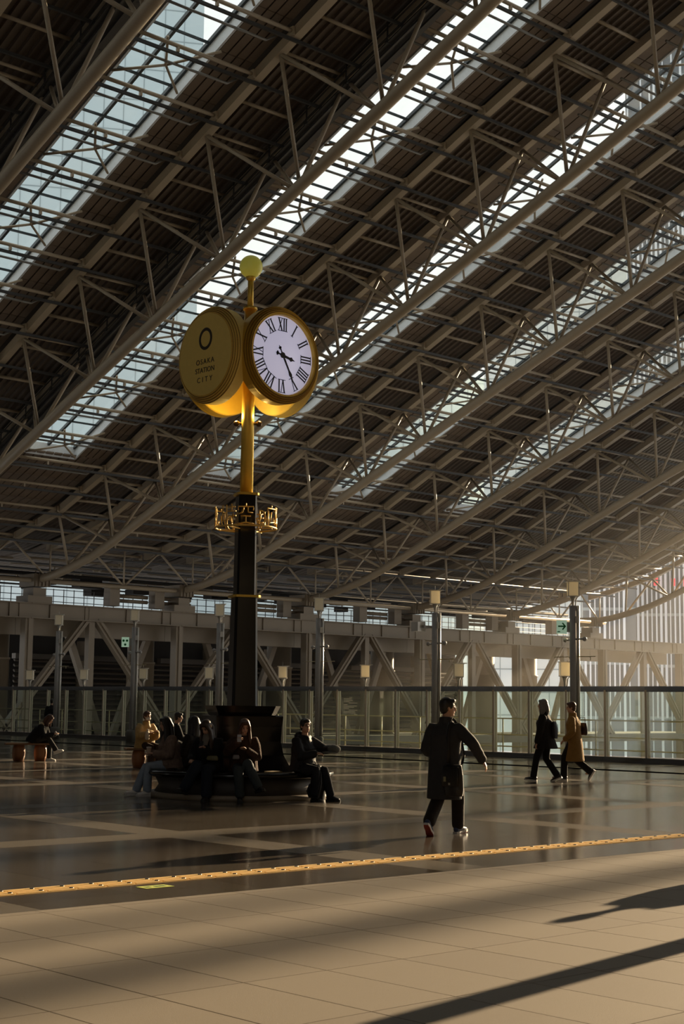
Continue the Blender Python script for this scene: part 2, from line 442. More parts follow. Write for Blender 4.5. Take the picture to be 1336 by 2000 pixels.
# ================================================================== CEILING
ceil = empty('ceiling', (0, 0, 0)); tag(ceil, kind='structure')
def strip_mesh(xs, ylist, zoff, thick, mb=None):
    """solid sheet between xs[0], xs[1] following the roof"""
    mb = mb or MB(); vs = []; n = len(ylist)
    for y in ylist:
        z = tz(y) + zoff
        vs += [(xs[0], y, z), (xs[1], y, z), (xs[1], y, z + thick), (xs[0], y, z + thick)]
    fs = [(0, 1, 2, 3), tuple((n - 1) * 4 + k for k in (3, 2, 1, 0))]
    for i in range(n - 1):
        for k in range(4): fs.append((i * 4 + k, (i + 1) * 4 + k, (i + 1) * 4 + (k + 1) % 4, i * 4 + (k + 1) % 4))
    return mb.add(vs, fs)
def rib_mesh(x0, x1, y0, y1, zoff, pitch, depth):
    prof = []; n = max(1, round((x1 - x0) / pitch)); p = (x1 - x0) / n
    for k in range(n):
        a = x0 + p * k; prof += [(a, depth), (a + p * 0.62, depth), (a + p * 0.70, 0), (a + p * 0.92, 0)]
    prof.append((x1, depth))
    yl = [y0] + [y for y, _ in TYZ if y0 < y < y1] + [y1]; m = len(prof); vs = []; fs = []
    for y in yl:
        for x, dz in prof: vs.append((x, y, tz(y) + zoff + dz))
    for i in range(len(yl) - 1):
        for k in range(m - 1): fs.append((i * m + k, i * m + k + 1, (i + 1) * m + k + 1, (i + 1) * m + k))
    return MB().add(vs, fs)
YS_ALL = [-12, 0, 12, 20, 27, 34, 38.1, 42.85, 47.5, 52.2, 57, 61.5, 65.9, 70.5, 74.7, 79.1, 84, 96]
SKY0, SKY1 = 14.0, 70.2
GL, GM, GR = 4.05, 5.42, 7.12            # skylight edges and middle bar, measured from the truss on its left
upto = lambda a, z: [a] + [y for y in YS_ALL if a < y < z] + [z]
# roof deck, truss strip and gap by gap
for k, x in enumerate(TRX):
    strip_mesh((x - 1.75, x + 1.75), YS_ALL, 0.80, 0.25).build('roof_deck', DECK, ceil)
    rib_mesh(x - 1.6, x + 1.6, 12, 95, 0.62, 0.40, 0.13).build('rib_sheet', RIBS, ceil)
GAPS = [TRX[0] - S] + TRX[:-1]
for gi, x in enumerate(GAPS):
    xa, xb = x + 1.75, x + S - 1.75
    if gi <= 5:
        strip_mesh((xa, x + GL - 0.10), YS_ALL, 0.80, 0.25).build('roof_deck', DECK, ceil)
        strip_mesh((x + GR + 0.10, xb), YS_ALL, 0.80, 0.25).build('roof_deck', DECK, ceil)
        strip_mesh((x + GL - 0.10, x + GR + 0.10), upto(SKY1, 96), 0.80, 0.25).build('roof_deck', DECK, ceil)
        strip_mesh((x + GL - 0.10, x + GR + 0.10), upto(-12, SKY0), 0.80, 0.25).build('roof_deck', DECK, ceil)
    else:
        strip_mesh((xa, xb), YS_ALL, 0.80, 0.25).build('roof_deck', DECK, ceil)
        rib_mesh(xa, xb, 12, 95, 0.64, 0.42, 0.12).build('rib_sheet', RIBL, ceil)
strip_mesh((-32, GAPS[0] + 1.75), YS_ALL, 0.80, 0.25).build('roof_deck', DECK, ceil)
# tray panels: single parts in the near gaps, joined farther off
tcache = {}
def tray(x0, x1, y0, y1, mb):
    za, zb = tz(y0) + 0.66, tz(y1) + 0.66
    vs = [(x0, y0, za), (x1, y0, za), (x1, y1, zb), (x0, y1, zb), (x0, y0, za + 0.07), (x1, y0, za + 0.07), (x1, y1, zb + 0.07), (x0, y1, zb + 0.07)]
    return mb.add(vs, [(0, 3, 2, 1), (4, 5, 6, 7), (0, 1, 5, 4), (1, 2, 6, 5), (2, 3, 7, 6), (3, 0, 4, 7)])
cnt = 0
for gi, x in enumerate(GAPS[1:6], 1):
    rest = MB()
    for j in range(len(PY) - 1):
        y0, y1 = PY[j] + 0.02, PY[j + 1] - 0.02
        zones = [(x + 1.95, x + GL - 0.12, 3), (x + GR + 0.12, x + S - 1.95, 4)]
        if y1 > SKY1: zones = [(x + 1.95, x + S - 1.95, 13)]
        for (a, c, n) in zones:
            for q in range(n):
                xa = a + (c - a) * q / n + 0.035; xb = a + (c - a) * (q + 1) / n - 0.035
                big = gi in (1, 2, 3) and 31 < y0 < 62 and len(zones) == 2 and cnt < 295
                if big:
                    cnt += 1; key = (gi if False else 0, j, round(xb - xa, 3))
                    if key not in tcache: tcache[key] = tray(-(xb - xa) / 2, (xb - xa) / 2, y0, y1, MB()).mesh('roof_panel', PANEL)
                    link('roof_panel', tcache[key], ceil, ((xa + xb) / 2, 0, 0))
                else: tray(xa, xb, y0, y1, rest)
    o = rest.build('roof_panel_field', PANEL, ceil); o['kind'] = 'stuff'
# purlins, service rails
pm = MB().tube([(1.95, 0, 0), (9.0, 0, 0)], 0.085, 8)
pm.box((8.95, 0, -0.02), (0.12, 0.26, 0.34)); pm.box((5.3, 0, -0.15), (0.1, 0.12, 0.2))
pme = pm.mesh('purlin', STEEL)
sme = MB().tube([(-1.6, 0, 0), (1.6, 0, 0)], 0.08, 8).mesh('short_purlin', STEEL)
gme = MB().tube([(2.6, 0, 0), (8.3, 0, 0), (8.75, 0, 0.3)], 0.055, 6).add([], []).mesh('service_rail', RAILGREY)
for gi, x in enumerate(GAPS):
    for j, y in enumerate(PY):
        if y < 26 and gi != 0: pass
        if gi == 0 and y < 30: continue
        link('purlin', pme, ceil, (x, y, tz(y) + 0.22))
        if gi <= 5 and 26 < y < SKY1:
            link('service_rail', gme, ceil, (x, y + 0.78, tz(y + 0.78) + 0.22))
for x in TRX:
    for y in PY:
        if y > 24: link('short_purlin', sme, ceil, (x, y - 0.9, tz(y - 0.9) + 0.36))
for y in PY:
    if y > 24: MB().box((64, y + 0.02, tz(y + 0.02) - 0.10), (84, 0.11, 0.12)).build('dark_rail', DARKRAIL, ceil)
# dark catwalks hung beside the near trusses
for x in TRX[:2]:
    cw = MB()
    for (dx, dz, w, h) in ((1.0, -0.55, 0.9, 0.06), (0.6, -0.35, 0.07, 0.07), (1.4, -0.35, 0.07, 0.07), (0.6, 0.05, 0.05, 0.05), (1.4, 0.05, 0.05, 0.05), (0.8, -0.7, 0.1, 0.1), (1.2, -0.7, 0.1, 0.1), (1.7, -0.3, 0.2, 0.12)):
        strip_mesh((x + 0.75 + dx - w / 2, x + 0.75 + dx + w / 2), upto(14, 72), dz, h, cw)
    for k in range(25):
        y = 14 + 2.355 * k
        for dx in (0.6, 1.4): cw.box((x + 0.75 + dx, y, tz(y) - 0.1), (0.05, 0.05, 0.9))
        cw.box((x + 1.75, y, tz(y) - 0.5), (1.0, 0.12, 0.1))
    cw.build('catwalk', DARKRAIL, ceil)

# ------------------------------------------------------------------ skylights
pane_cache = {}
for wi, x in enumerate(GAPS[0:6], 1):
    wdw = empty('window_%d' % wi, (x, 0, 0)); tag(wdw, kind='structure')
    for (xa, xb) in ((GL - 0.10, GL), (GR, GR + 0.10)):
        strip_mesh((xa, xb), upto(SKY0, SKY1), 0.62, 0.68).build('curb', CURB, wdw)
    for ye in (SKY0, SKY1): MB().box(((GL + GR) / 2, ye, tz(ye) + 0.95), (GR - GL, 0.1, 0.7)).build('curb', CURB, wdw)
    for xm, wd in ((GL + 0.06, 0.12), (GM, 0.13), (GR - 0.06, 0.12)):
        strip_mesh((xm - wd / 2, xm + wd / 2), upto(SKY0, SKY1), 1.14, 0.16).build('mullion', MULL, wdw)
    for j, y in enumerate(PY):
        yb = y + 0.37; yn = yb + 2.355
        if yb < SKY0 or yb > SKY1: continue
        sl = (tz(yb + 0.1) - tz(yb - 0.1)) / 0.2
        MB().box(((GL + GR) / 2, yb, tz(yb) + 1.18), (GR - GL, 0.09, 0.09)).build('glazing_bar', MULL, wdw)
        yh = yb + 1.18
        for q, (xa, xb) in enumerate(((GL + 0.10, GM - 0.05), (GM + 0.05, GR - 0.10))):
            if yn > SKY1 + 0.5: continue
            key = (j, q)
            if key not in pane_cache:
                za, zb = tz(yb) + 1.24, tz(yn) + 1.24
                vs = [(xa, yb, za), (xb, yb, za), (xb, yn, zb), (xa, yn, zb), (xa, yb, za + .02), (xb, yb, za + .02), (xb, yn, zb + .02), (xa, yn, zb + .02)]
                pane_cache[key] = MB().add(vs, [(0, 3, 2, 1), (4, 5, 6, 7), (0, 1, 5, 4), (1, 2, 6, 5), (2, 3, 7, 6), (3, 0, 4, 7)]).mesh('pane', SKYGL)
            link('pane', pane_cache[key], wdw)
        if j % 2 == 1 and y > 22:
            ya, yz = y + 0.1, y + 2.1
            br = MB()
            br.tube([(GL - 0.3, yz, tz(yz) + 0.35), (GM + 0.02, y + 0.95, tz(y + 0.95) + 0.22)], 0.055, 6)
            br.tube([(GM + 0.02, y + 0.95, tz(y + 0.95) + 0.22), (GR + 0.1, ya - 0.3, tz(ya - 0.3) + 0.45)], 0.055, 6)
            br.tube([(GL + 0.7, ya - 0.2, tz(ya - 0.2) + 0.35), (GM + 0.02, y + 0.95, tz(y + 0.95) + 0.22)], 0.055, 6)
            br.tube([(GM + 0.02, y + 0.95, tz(y + 0.95) + 0.22), (GR - 0.2, yz + 0.1, tz(yz + 0.1) + 0.45)], 0.055, 6)
            br.build('cross_brace', STEEL, wdw)

# ================================================================== FAR WALL (south)
YW = 80.0
wall = empty('wall_south', (75, YW, 0)); tag(wall, kind='structure')
WL = lambda x, y, z: (x - 75, y - YW, z)
xs0, xs1 = 40.0, 128.0
COLX = [36.9, 48.2, 59.5, 70.9, 82.4, 93.7, 105, 116.4]
APX = [41.0, 52.8, 64.8, 76.75, 88.4, 99.8, 111]
for i, (a, c) in enumerate(zip(COLX, COLX[1:])):
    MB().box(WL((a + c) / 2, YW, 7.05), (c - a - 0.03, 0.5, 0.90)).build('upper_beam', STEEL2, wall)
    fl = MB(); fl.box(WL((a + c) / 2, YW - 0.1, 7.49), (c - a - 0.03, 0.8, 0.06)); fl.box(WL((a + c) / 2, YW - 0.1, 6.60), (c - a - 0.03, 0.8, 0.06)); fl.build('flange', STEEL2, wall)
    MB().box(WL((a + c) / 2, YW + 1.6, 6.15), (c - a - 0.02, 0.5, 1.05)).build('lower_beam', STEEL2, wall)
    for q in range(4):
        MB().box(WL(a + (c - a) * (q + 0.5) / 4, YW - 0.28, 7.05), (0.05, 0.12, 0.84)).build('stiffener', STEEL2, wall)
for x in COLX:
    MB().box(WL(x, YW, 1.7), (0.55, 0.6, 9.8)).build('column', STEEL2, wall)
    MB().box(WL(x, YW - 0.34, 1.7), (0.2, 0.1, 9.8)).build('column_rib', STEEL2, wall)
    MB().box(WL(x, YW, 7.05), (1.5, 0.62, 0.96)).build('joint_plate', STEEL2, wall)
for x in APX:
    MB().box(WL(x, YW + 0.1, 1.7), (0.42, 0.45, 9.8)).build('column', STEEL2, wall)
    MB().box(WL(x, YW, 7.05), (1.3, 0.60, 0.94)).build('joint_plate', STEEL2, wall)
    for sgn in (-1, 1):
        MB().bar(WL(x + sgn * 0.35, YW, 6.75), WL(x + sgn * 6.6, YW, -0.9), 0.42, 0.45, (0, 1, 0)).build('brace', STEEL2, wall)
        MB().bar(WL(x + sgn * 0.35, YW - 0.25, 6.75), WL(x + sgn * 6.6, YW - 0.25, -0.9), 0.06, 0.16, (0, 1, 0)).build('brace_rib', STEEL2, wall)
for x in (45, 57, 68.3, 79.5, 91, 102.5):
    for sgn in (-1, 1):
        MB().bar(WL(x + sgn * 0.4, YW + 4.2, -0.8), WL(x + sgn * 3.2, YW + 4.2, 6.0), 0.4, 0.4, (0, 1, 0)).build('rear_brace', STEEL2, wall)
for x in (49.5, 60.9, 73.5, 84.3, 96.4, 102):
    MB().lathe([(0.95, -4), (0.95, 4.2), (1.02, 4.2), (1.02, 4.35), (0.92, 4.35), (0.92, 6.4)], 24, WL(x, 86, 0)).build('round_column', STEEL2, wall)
# railing on the beam and edge truss of the roof
rl = MB(); rl2 = MB()
for z in (7.75, 8.1, 8.5): rl.tube([WL(42, YW + 0.9, z), WL(105, YW + 0.9, z)], 0.025, 6)
for k in range(85): rl.box(WL(42.3 + 0.75 * k, YW + 0.9, 8.0), (0.04, 0.04, 1.1))
o = rl.build('beam_railing', DARKRAIL, wall)
EN = [44 + 2.74 * k for k in range(23)]
MB().tube([WL(40, YW - 0.3, 8.88), WL(105, YW - 0.3, 8.88)], 0.15, 10).build('edge_tie', STEEL, wall)
MB().tube([WL(40, YW - 0.3, 11.3), WL(105, YW - 0.3, 11.3)], 0.11, 8).build('edge_tie', STEEL, wall)
for i, (a, c) in enumerate(zip(EN, EN[1:])):
    za, zc = (8.9, 11.3) if i % 2 == 0 else (11.3, 8.9)
    MB().tube([WL(a, YW - 0.3, za), WL(c, YW - 0.3, zc)], 0.075, 8).build('edge_web', STEEL, wall)
    if i % 2 == 1: MB().tube([WL(c, YW - 0.3, 8.9), WL(c, YW - 0.3, 11.3)], 0.06, 8).build('edge_web', STEEL, wall)
for k, x in enumerate((54.5, 58, 65.5, 69, 76.4, 80, 87.5, 91, 98.5)):
    bb = MB(); bb.box(WL(x, YW + 0.3, 8.25), (0.75, 0.7, 1.2)); bb.build('hanger_block', STEEL2, wall)
    bb = MB(); bb.tube([WL(x + 0.6, YW + 0.5, 8.35), WL(x + 2.9, YW + 0.5, 8.35)], 0.12, 8); bb.tube([WL(x + 0.6, YW + 0.5, 8.05), WL(x + 2.9, YW + 0.5, 8.05)], 0.12, 8); bb.build('duct', STEEL2, wall)
# dark louvred wall behind
LOUV = mat('dark_louvre', (0.07, 0.055, 0.04), 0.6, var=0.2)
DKW = mat('dark_backing', (0.018, 0.015, 0.013), 0.8)
bw = MB(); bw.box(WL(75.8, 91.2, 1.4), (45, 0.3, 11.2)); bw.build('backing', DKW, wall)
for i, x in enumerate((56.2, 61.8, 67.4, 73, 78.6, 84.2, 89.8, 95.4)):
    lv = MB()
    for q in range(22): lv.box(WL(x, 90.6, -3.2 + 0.36 * q), (5.0, 0.25, 0.12), Matrix.Rotation(0.5, 3, 'X'))
    lv.build('louvre', LOUV, wall)
    MB().box(WL(x + 2.8, 90.5, 1.0), (0.5, 0.5, 9.6)).build('louvre_post', STEEL2, wall)
for x in (58, 70, 77, 89): MB().box(WL(x, 89.5, 4.6), (10, 0.5, 0.35)).build('girder', LOUV, wall)

# lower track side slabs beyond the balustrade
tsl = empty('trackside_slab', (70, 50, 0)); tag(tsl, kind='structure')
MB().box((39.0 - 70, 47 - 50, -0.35), (3.0, 74, 0.5)).build('ledge', CONC, tsl)
MB().box((82 - 70, 60 - 50, -9.0), (90, 150, 0.5)).build('ground', mat('track_ballast', (0.14, 0.12, 0.10), 0.9, var=0.3, scale=0.5), tsl)
PLAT = mat('platform_roof', (0.22, 0.23, 0.235), 0.35, var=0.15, scale=0.4)
for k in range(5):
    y = 20 + 13 * k
    MB().box((75 - 70, y - 50, -2.6), (62, 6.5, 0.3)).build('platform_canopy', PLAT, tsl)
    for q in range(6): MB().box((50 + 10 * q - 70, y - 50, -5.8), (0.3, 0.3, 6.2)).build('canopy_post', CONC, tsl)
MB().box((80 - 70, 83.5 - 50, -0.9), (90, 9.0, 0.6)).build('far_ledge', CONC, tsl)

# the station building closing the hall to the left of the view
MB().box((5 - 75, 4.5, 5), (78, 1.0, 14)).build('solid_wall', LOUV, wall)
for k in range(12): MB().box((-30 + 6.4 * k - 75, 3.9, 5), (0.6, 0.4, 14)).build('pilaster', STEEL2, wall)
_rd = random.Random(4)
for k in range(26): MB().box((44 + 2.3 * k - 75, 5.5 + _rd.uniform(-2, 2), _rd.uniform(9.0, 9.6)), (_rd.uniform(0.5, 2.2), 1.0, _rd.uniform(0.3, 0.7))).build('duct_box', DKW, wall)
for z in (9.25, 9.6): MB().tube([(42 - 75, 3.0, z), (104 - 75, 3.0, z)], 0.12, 8).build('service_pipe', DKW, wall)
# slender uprights added out of view to throw soft shadow bands on the floor
ww = empty('shadow_posts_west', (112, 35, 0)); tag(ww, kind='structure')
for (y, w_) in ((21.7, 0.4), (25.5, 0.62), (27.0, 0.34), (31.2, 0.6), (34.6, 0.55), (38.5, 0.5), (43, 0.8), (47, 0.6)):
    MB().box((0, y - 35, 14), (0.5, w_, 46)).build('shadow_post', STEEL2, ww)
# north wall behind the viewpoint, closing the hall
NW = mat('north_wall', (0.06, 0.055, 0.05), 0.6, var=0.15, scale=0.5)
wn = empty('wall_north', (10, -12, 0)); tag(wn, kind='structure')
MB().box((20, -0.5, 24), (105, 1.0, 49)).build('wall_face', NW, wn)
for k in range(16): MB().box((-30 + 6.5 * k, 0.15, 22), (0.8, 0.5, 44)).build('pilaster', NW, wn)
we = empty('blocker_wall_east', (-30, 30, 0)); tag(we, kind='structure')  # unseen wall added on the open east side to keep sky light out
MB().box((-0.5, 0, 20), (1, 86, 41)).build('wall_face', NW, we)
for k in range(12): MB().box((0.1, -36 + 6.5 * k, 20), (0.5, 0.8, 40)).build('pilaster', NW, we)

# ================================================================== BALUSTRADE
XBAL = 37.2
bal = empty('balustrade', (XBAL, 44.7, 0)); tag(bal, 'tall glass balustrade with beige mullions and grey top rail along the plaza edge', 'balustrade')
BL = lambda y: y - 44.7
MY = [29.74 + 1.4975 * k for k in range(-8, 29)]
pmx = MB(); pmx.box((0, 0, 1.12), (0.09, 0.075, 2.1)); pmx.box((0.07, 0, 1.12), (0.05, 0.12, 2.1)); pme2 = pmx.mesh('mullion', BEIGE)
gp = MB().box((0.0, 0, 1.14), (0.016, 1.4975 - 0.09, 1.90)).mesh('glass_pane', BALGL)
rme = MB(); rme.box((0, 0, 2.20), (0.13, 1.4975 - 0.006, 0.11)); rme.box((0, 0, 2.12), (0.06, 1.4975 - 0.006, 0.06)); rme = rme.mesh('top_rail', RAIL)
kme = MB(); kme.box((0, 0, 0.075), (0.34, 1.4975 - 0.008, 0.15)); kme.box((-0.10, 0, 0.02), (0.40, 1.4975 - 0.008, 0.06)); kme = kme.mesh('kerb', mat('kerb_metal', (0.09, 0.085, 0.08), 0.4, metal=0.3))
for y in MY:
    link('mullion', pme2, bal, (0, BL(y), 0))
    link('glass_pane', gp, bal, (0, BL(y + 0.749), 0))
    link('top_rail', rme, bal, (0, BL(y + 0.749), 0))
    link('kerb', kme, bal, (0, BL(y + 0.749), 0))
# illegible notice printed on one pane
nt_ = MB()
for q, (a, c) in enumerate(((0.30, 0.44), (0.0, 0.42), (0.0, 0.47), (0.0, 0.30), (0.28, 0.72), (0.0, 0.2), (0.0, 0.70), (0.0, 0.55), (0.0, 0.28), (0.28, 0.72), (0.0, 0.60), (0.0, 0.62), (0.55, 0.72))):
    nt_.box((-0.012, BL(39.90) - (a + c) / 2, 1.86 - 0.05 * q), (0.004, c - a, 0.022))
nt_.build('printed_notice', mat('white_print', (0.9, 0.87, 0.75), 0.6), bal)
hr = empty('handrail', (39.9, 44.7, -0.1)); tag(hr, 'thin pale yellow pipe handrail on the ledge outside the glass balustrade', 'handrail')
for z in (0.35, 0.75, 1.3): MB().tube([(0, -30, z), (0, 35, z)], 0.026, 6).build('rail', YRAIL, hr)
for k in range(33): MB().tube([(0, -30 + 2 * k, 0), (0, -30 + 2 * k, 1.3)], 0.026, 6).build('post', YRAIL, hr)

# ------------------------------------------------------------------ lanterns
def lantern(parent, z, s=1.0):
    p = MB()
    p.box((0, 0, z + 0.235 * s), (0.40 * s, 0.40 * s, 0.02)); p.tube([(0, 0, z + 0.24 * s), (0, 0, z + 0.40 * s)], 0.008, 6)
    p.box((0.16 * s, -0.2 * s, z + 0.24 * s), (0.2 * s, 0.06, 0.025))
    p.box((0, 0, z - 0.205 * s), (0.34 * s, 0.34 * s, 0.025)); p.build('cap', POSTL, parent)
    g = MB(); g.box((0, 0, z + 0.015), (0.28 * s, 0.28 * s, 0.40 * s)); g.build('lamp_glass', LANT, parent)
    for sx in (-1, 1):
        for sy_ in (-1, 1): MB().box((sx * 0.155 * s, sy_ * 0.155 * s, z + 0.015), (0.022, 0.022, 0.42 * s)).build('frame_bar', POSTL, parent)
    st = MB(); st.tube([(0, 0, z - 0.22 * s), (0, 0, z - 0.34 * s), (0, 0, z - 0.52 * s)], [0.09 * s, 0.045 * s, 0.03 * s], 10)
    st.tube([(0.14 * s, -0.13 * s, z - 0.2 * s), (0.08 * s, -0.08 * s, z - 0.3 * s), (0.06 * s, -0.06 * s, z - 0.52 * s)], 0.018, 6)
    st.build('stem', POSTL, parent)
lp = empty('lamp_post', (0, 0, 0), -0.75)
b = MB(); b.tube([(0, 0, 0), (0, 0, 4.62)], 0.105, 14); b.build('pole', POST, lp)
MB().tube([(0.145, -0.03, 0.0), (0.145, -0.03, 4.62)], 0.046, 10).build('side_tube', POSTL, lp)
b = MB(); b.lathe([(0.22, 0), (0.22, 0.42), (0.18, 0.5), (0.11, 0.5)], 16); b.build('base', CONC, lp)
b = MB(); b.tube([(0.0, 0.0, 3.62), (0.28, -0.26, 3.62)], 0.03, 6); b.ell((0.3, -0.28, 3.62), (0.07, 0.07, 0.07)); b.ell((-0.2, 0.2, 3.60), (0.07, 0.07, 0.07)); b.tube([(0, 0, 3.6), (-0.2, 0.2, 3.6)], 0.03, 6); b.build('spotlight', POST, lp)
b = MB(); b.tube([(-0.5, 0.5, 3.1), (0.58, -0.52, 3.1)], 0.014, 6); b.tube([(0.45, -0.41, 3.1), (0.45, -0.41, 3.0)], 0.012, 6); b.build('banner_arm', YRAIL, lp)
b = MB(); b.box((0.11, -0.08, 4.2), (0.12, 0.12, 0.2)); b.build('junction_box', POSTL, lp)
lantern(lp, 5.10)
LPY = [(56.45, 'tall lamp post farthest left, behind the stooping person on the wooden bench'), (50.75, 'tall lamp post carrying the small green pictogram sign, above the masked person'),
       (45.18, 'tall lamp post just left of the black clock column'), (39.53, 'tall lamp post between the seated man in glasses and the clock column'),
       (33.87, 'tall lamp post rising behind the head of the walking man'), (28.2, 'tall lamp post carrying the green arrow sign behind the walking couple')]
for i, (y, lb) in enumerate(LPY):
    o = lp if i == 0 else copy_tree(lp)
    o.location = (35.6, y, 0); tag(o, lb, 'lamp post', 'tall lamp posts along the balustrade')
ln = empty('rail_lantern', (0, 0, 0), -0.75); lantern(ln, 0.52, 1.0)
LNB = ['farthest left of its row', 'second from the left', 'third from the left', 'fourth from the left',
       'just right of the clock column', 'sixth from the left', 'right of the walking man', 'beside the arrow sign post']
for i, lb in enumerate(LNB):
    o = ln if i == 0 else copy_tree(ln)
    o.location = (XBAL, 61.30 - 4.4995 * i, 2.255); tag(o, 'square lantern on the balustrade rail, ' + lb, 'lantern', 'lanterns on the balustrade rail')

# signs on the posts
SIGNW = mat('sign_panel', (0.55, 0.75, 0.58), 0.5, emit=(0.6, 0.9, 0.65, 0.25)); SIGNG = mat('sign_green', (0.0, 0.25, 0.06), 0.5)
fac = math.atan2(0, 1)
def sign_at(px_loc, kind, label):
    o = MB().box((0, 0, 0), (0.30, 0.05, 0.40)).build('exit_sign', SIGNW, None, px_loc); o.rotation_euler = (0, 0, -YAW); tag(o, label, 'sign')
    g = MB()
    if kind == 'arrow':
        g.bar((-0.11, -0.03, 0.02), (0.08, -0.03, 0.02), 0.045, 0.01, (0, 1, 0)); g.bar((0.02, -0.03, 0.12), (0.11, -0.03, 0.01), 0.04, 0.01, (0, 1, 0)); g.bar((0.02, -0.03, -0.08), (0.11, -0.03, 0.03), 0.04, 0.01, (0, 1, 0))
        g.box((-0.09, -0.03, -0.14), (0.08, 0.01, 0.03)); nm = 'arrow'
    else:
        for (x, z) in ((-0.07, 0.06), (0.07, 0.06), (0, -0.1)): g.ell((x, -0.03, z), (0.05, 0.008, 0.05), 10, 6)
        nm = 'pictogram'
    g.build(nm, SIGNG, o)
    k = MB(); k.box((0.2, 0.02, 0), (0.12, 0.04, 0.3)); k.build('bracket', POST, o)
sign_at(Vector((35.6, 28.2, 3.98)) - RV * 0.34, 'arrow', 'pale sign with a green arrow pointing right on a lamp post')
sign_at(Vector((35.6, 50.75, 4.02)) - RV * 0.36, 'dots', 'small pale green pictogram sign on the lamp post above the masked person')
# box camera on the post behind the walking man
cb = empty('wall_speaker', Vector((35.6, 33.87, 4.15)) - RV * 0.55); tag(cb, 'pale box shaped speaker mounted on the post behind the walking man', 'speaker')
b = MB(); b.box((0, 0, 0), (0.34, 0.3, 0.3)); b.build('housing', POSTL, cb); b = MB(); b.box(RV * 0.3, (0.4, 0.1, 0.08)); b.build('arm', POST, cb)

# thin sunlit haze hanging under the far right part of the roof
hz = MB().box((0, 0, 0), (70, 96, 44)).build('haze', None, None, (79, 62, 13.5)); tag(hz, kind='structure')
hm_ = bpy.data.materials.new('haze'); hm_.use_nodes = True; _n = hm_.node_tree; _n.nodes.clear()
_o = _n.nodes.new('ShaderNodeOutputMaterial'); _v = _n.nodes.new('ShaderNodeVolumeScatter'); _v.inputs['Density'].default_value = 0.0006; _v.inputs['Anisotropy'].default_value = 0.55
_v.inputs['Color'].default_value = (1, 0.96, 0.9, 1); _n.links.new(_v.outputs[0], _o.inputs['Volume']); hz.data.materials.append(hm_)

# ================================================================== FAR BUILDINGS
FAC = mat('pale_facade', (0.44, 0.52, 0.55), 0.4, var=0.08, scale=0.05); FACL = mat('facade_line', (0.24, 0.29, 0.31), 0.5)
FINW = mat('white_fin', (0.58, 0.60, 0.63), 0.5); GLZ = mat('dark_glazing', (0.085, 0.105, 0.125), 0.3); FACW = mat('white_facade', (0.62, 0.66, 0.66), 0.5, var=0.06, scale=0.1)
def tower(name, loc, phi, w, dep, h, label, nx, dz, m=FAC):
    r = empty(name, (loc[0], loc[1], -9), -phi); tag(r, label, 'building')
    MB().box((0, dep / 2, h / 2), (w, dep, h)).build('wall', m, r)
    MB().box((0, dep / 2, h + 0.6), (w + 1, dep + 1, 1.2)).build('parapet', m, r)
    for k in range(1, nx): MB().box((-w / 2 + w * k / nx, -0.02, h / 2), (0.16, 0.1, h)).build('facade_joint', FACL, r)
    for k in range(1, int(h / dz)): MB().box((0, -0.03, dz * k), (w, 0.1, 0.2)).build('floor_line', FACL, r)
    return r
tower('office_tower', (149.1, 248.7), 0.5402, 62.3, 30, 235, 'pale tall tower with fine grid seen through the left roof glazing', 16, 6.5)
tower('office_block', (223.7, 242.6), 0.7449, 64.6, 24, 82.3, 'lower pale block seen through the far ends of the roof glazing', 18, 5)
def striped(name, loc, phi, w, dep, h, label, seed):
    r = empty(name, (loc[0], loc[1], -9), -phi); tag(r, label, 'building'); rnd = random.Random(seed)
    MB().box((0, dep / 2, h / 2), (w, dep, h)).build('glass_body', GLZ, r)
    n = int(w / 0.8)
    for k in range(n):
        hh = h * rnd.choice((1, 1, 1, 0.8, 0.45)); z0 = rnd.choice((0, 0, 4, 9))
        MB().box((-w / 2 + 0.8 * (k + 0.5), -0.3, z0 + (hh - z0) / 2), (rnd.choice((0.18, 0.26, 0.40)), 0.6, hh - z0)).build('fin', FINW, r)
    for k in range(1, int(h / 9)): MB().box((0, -0.05, 9 * k), (w, 0.2, 0.5)).build('floor_line', FACL, r)
    return r
striped('striped_building', (231, 139.8), 1.0265, 47.6, 16, 235, 'tall building with white vertical fins at the right edge', 3)
tower('white_office', (233.2, 188.7), 0.8905, 28.8, 16, 109, 'white office building standing left of the tall striped one', 9, 4.5, FACW)
striped('striped_annex', (203.6, 153.6), 0.9245, 8.77, 8, 44, 'low annex with white vertical fins against the tall striped building', 5)
for i, (y, w, h) in enumerate(((92, 26, 50), (62, 28, 44), (30, 30, 52), (-4, 30, 46), (-38, 30, 55))):  # unseen city blocks added to hold back low sky light from the west
    o = tower('skyline_block', (262 - 0.1 * abs(y), y), 1.5708, w, 20, h, 'x', 6, 6, FAC)
    del o['label']; del o['category']; o['kind'] = 'structure'
rs = empty('neon_sign', (220.3, 154.2, -2.0), -1.0265); tag(rs, 'small red illuminated signs on the striped building', 'sign')
RED = mat('red_sign', (0.6, 0.02, 0.03), 0.5, emit=(1, 0.05, 0.08, 0.8))
for (x, z, w, h) in ((-1.5, 25.8, 0.7, 1.5), (1.5, 25.6, 0.6, 1.3), (3.6, 25.5, 0.7, 1.4)): MB().box((x, 0, z), (w, 0.3, h)).build('sign_panel', RED, rs)

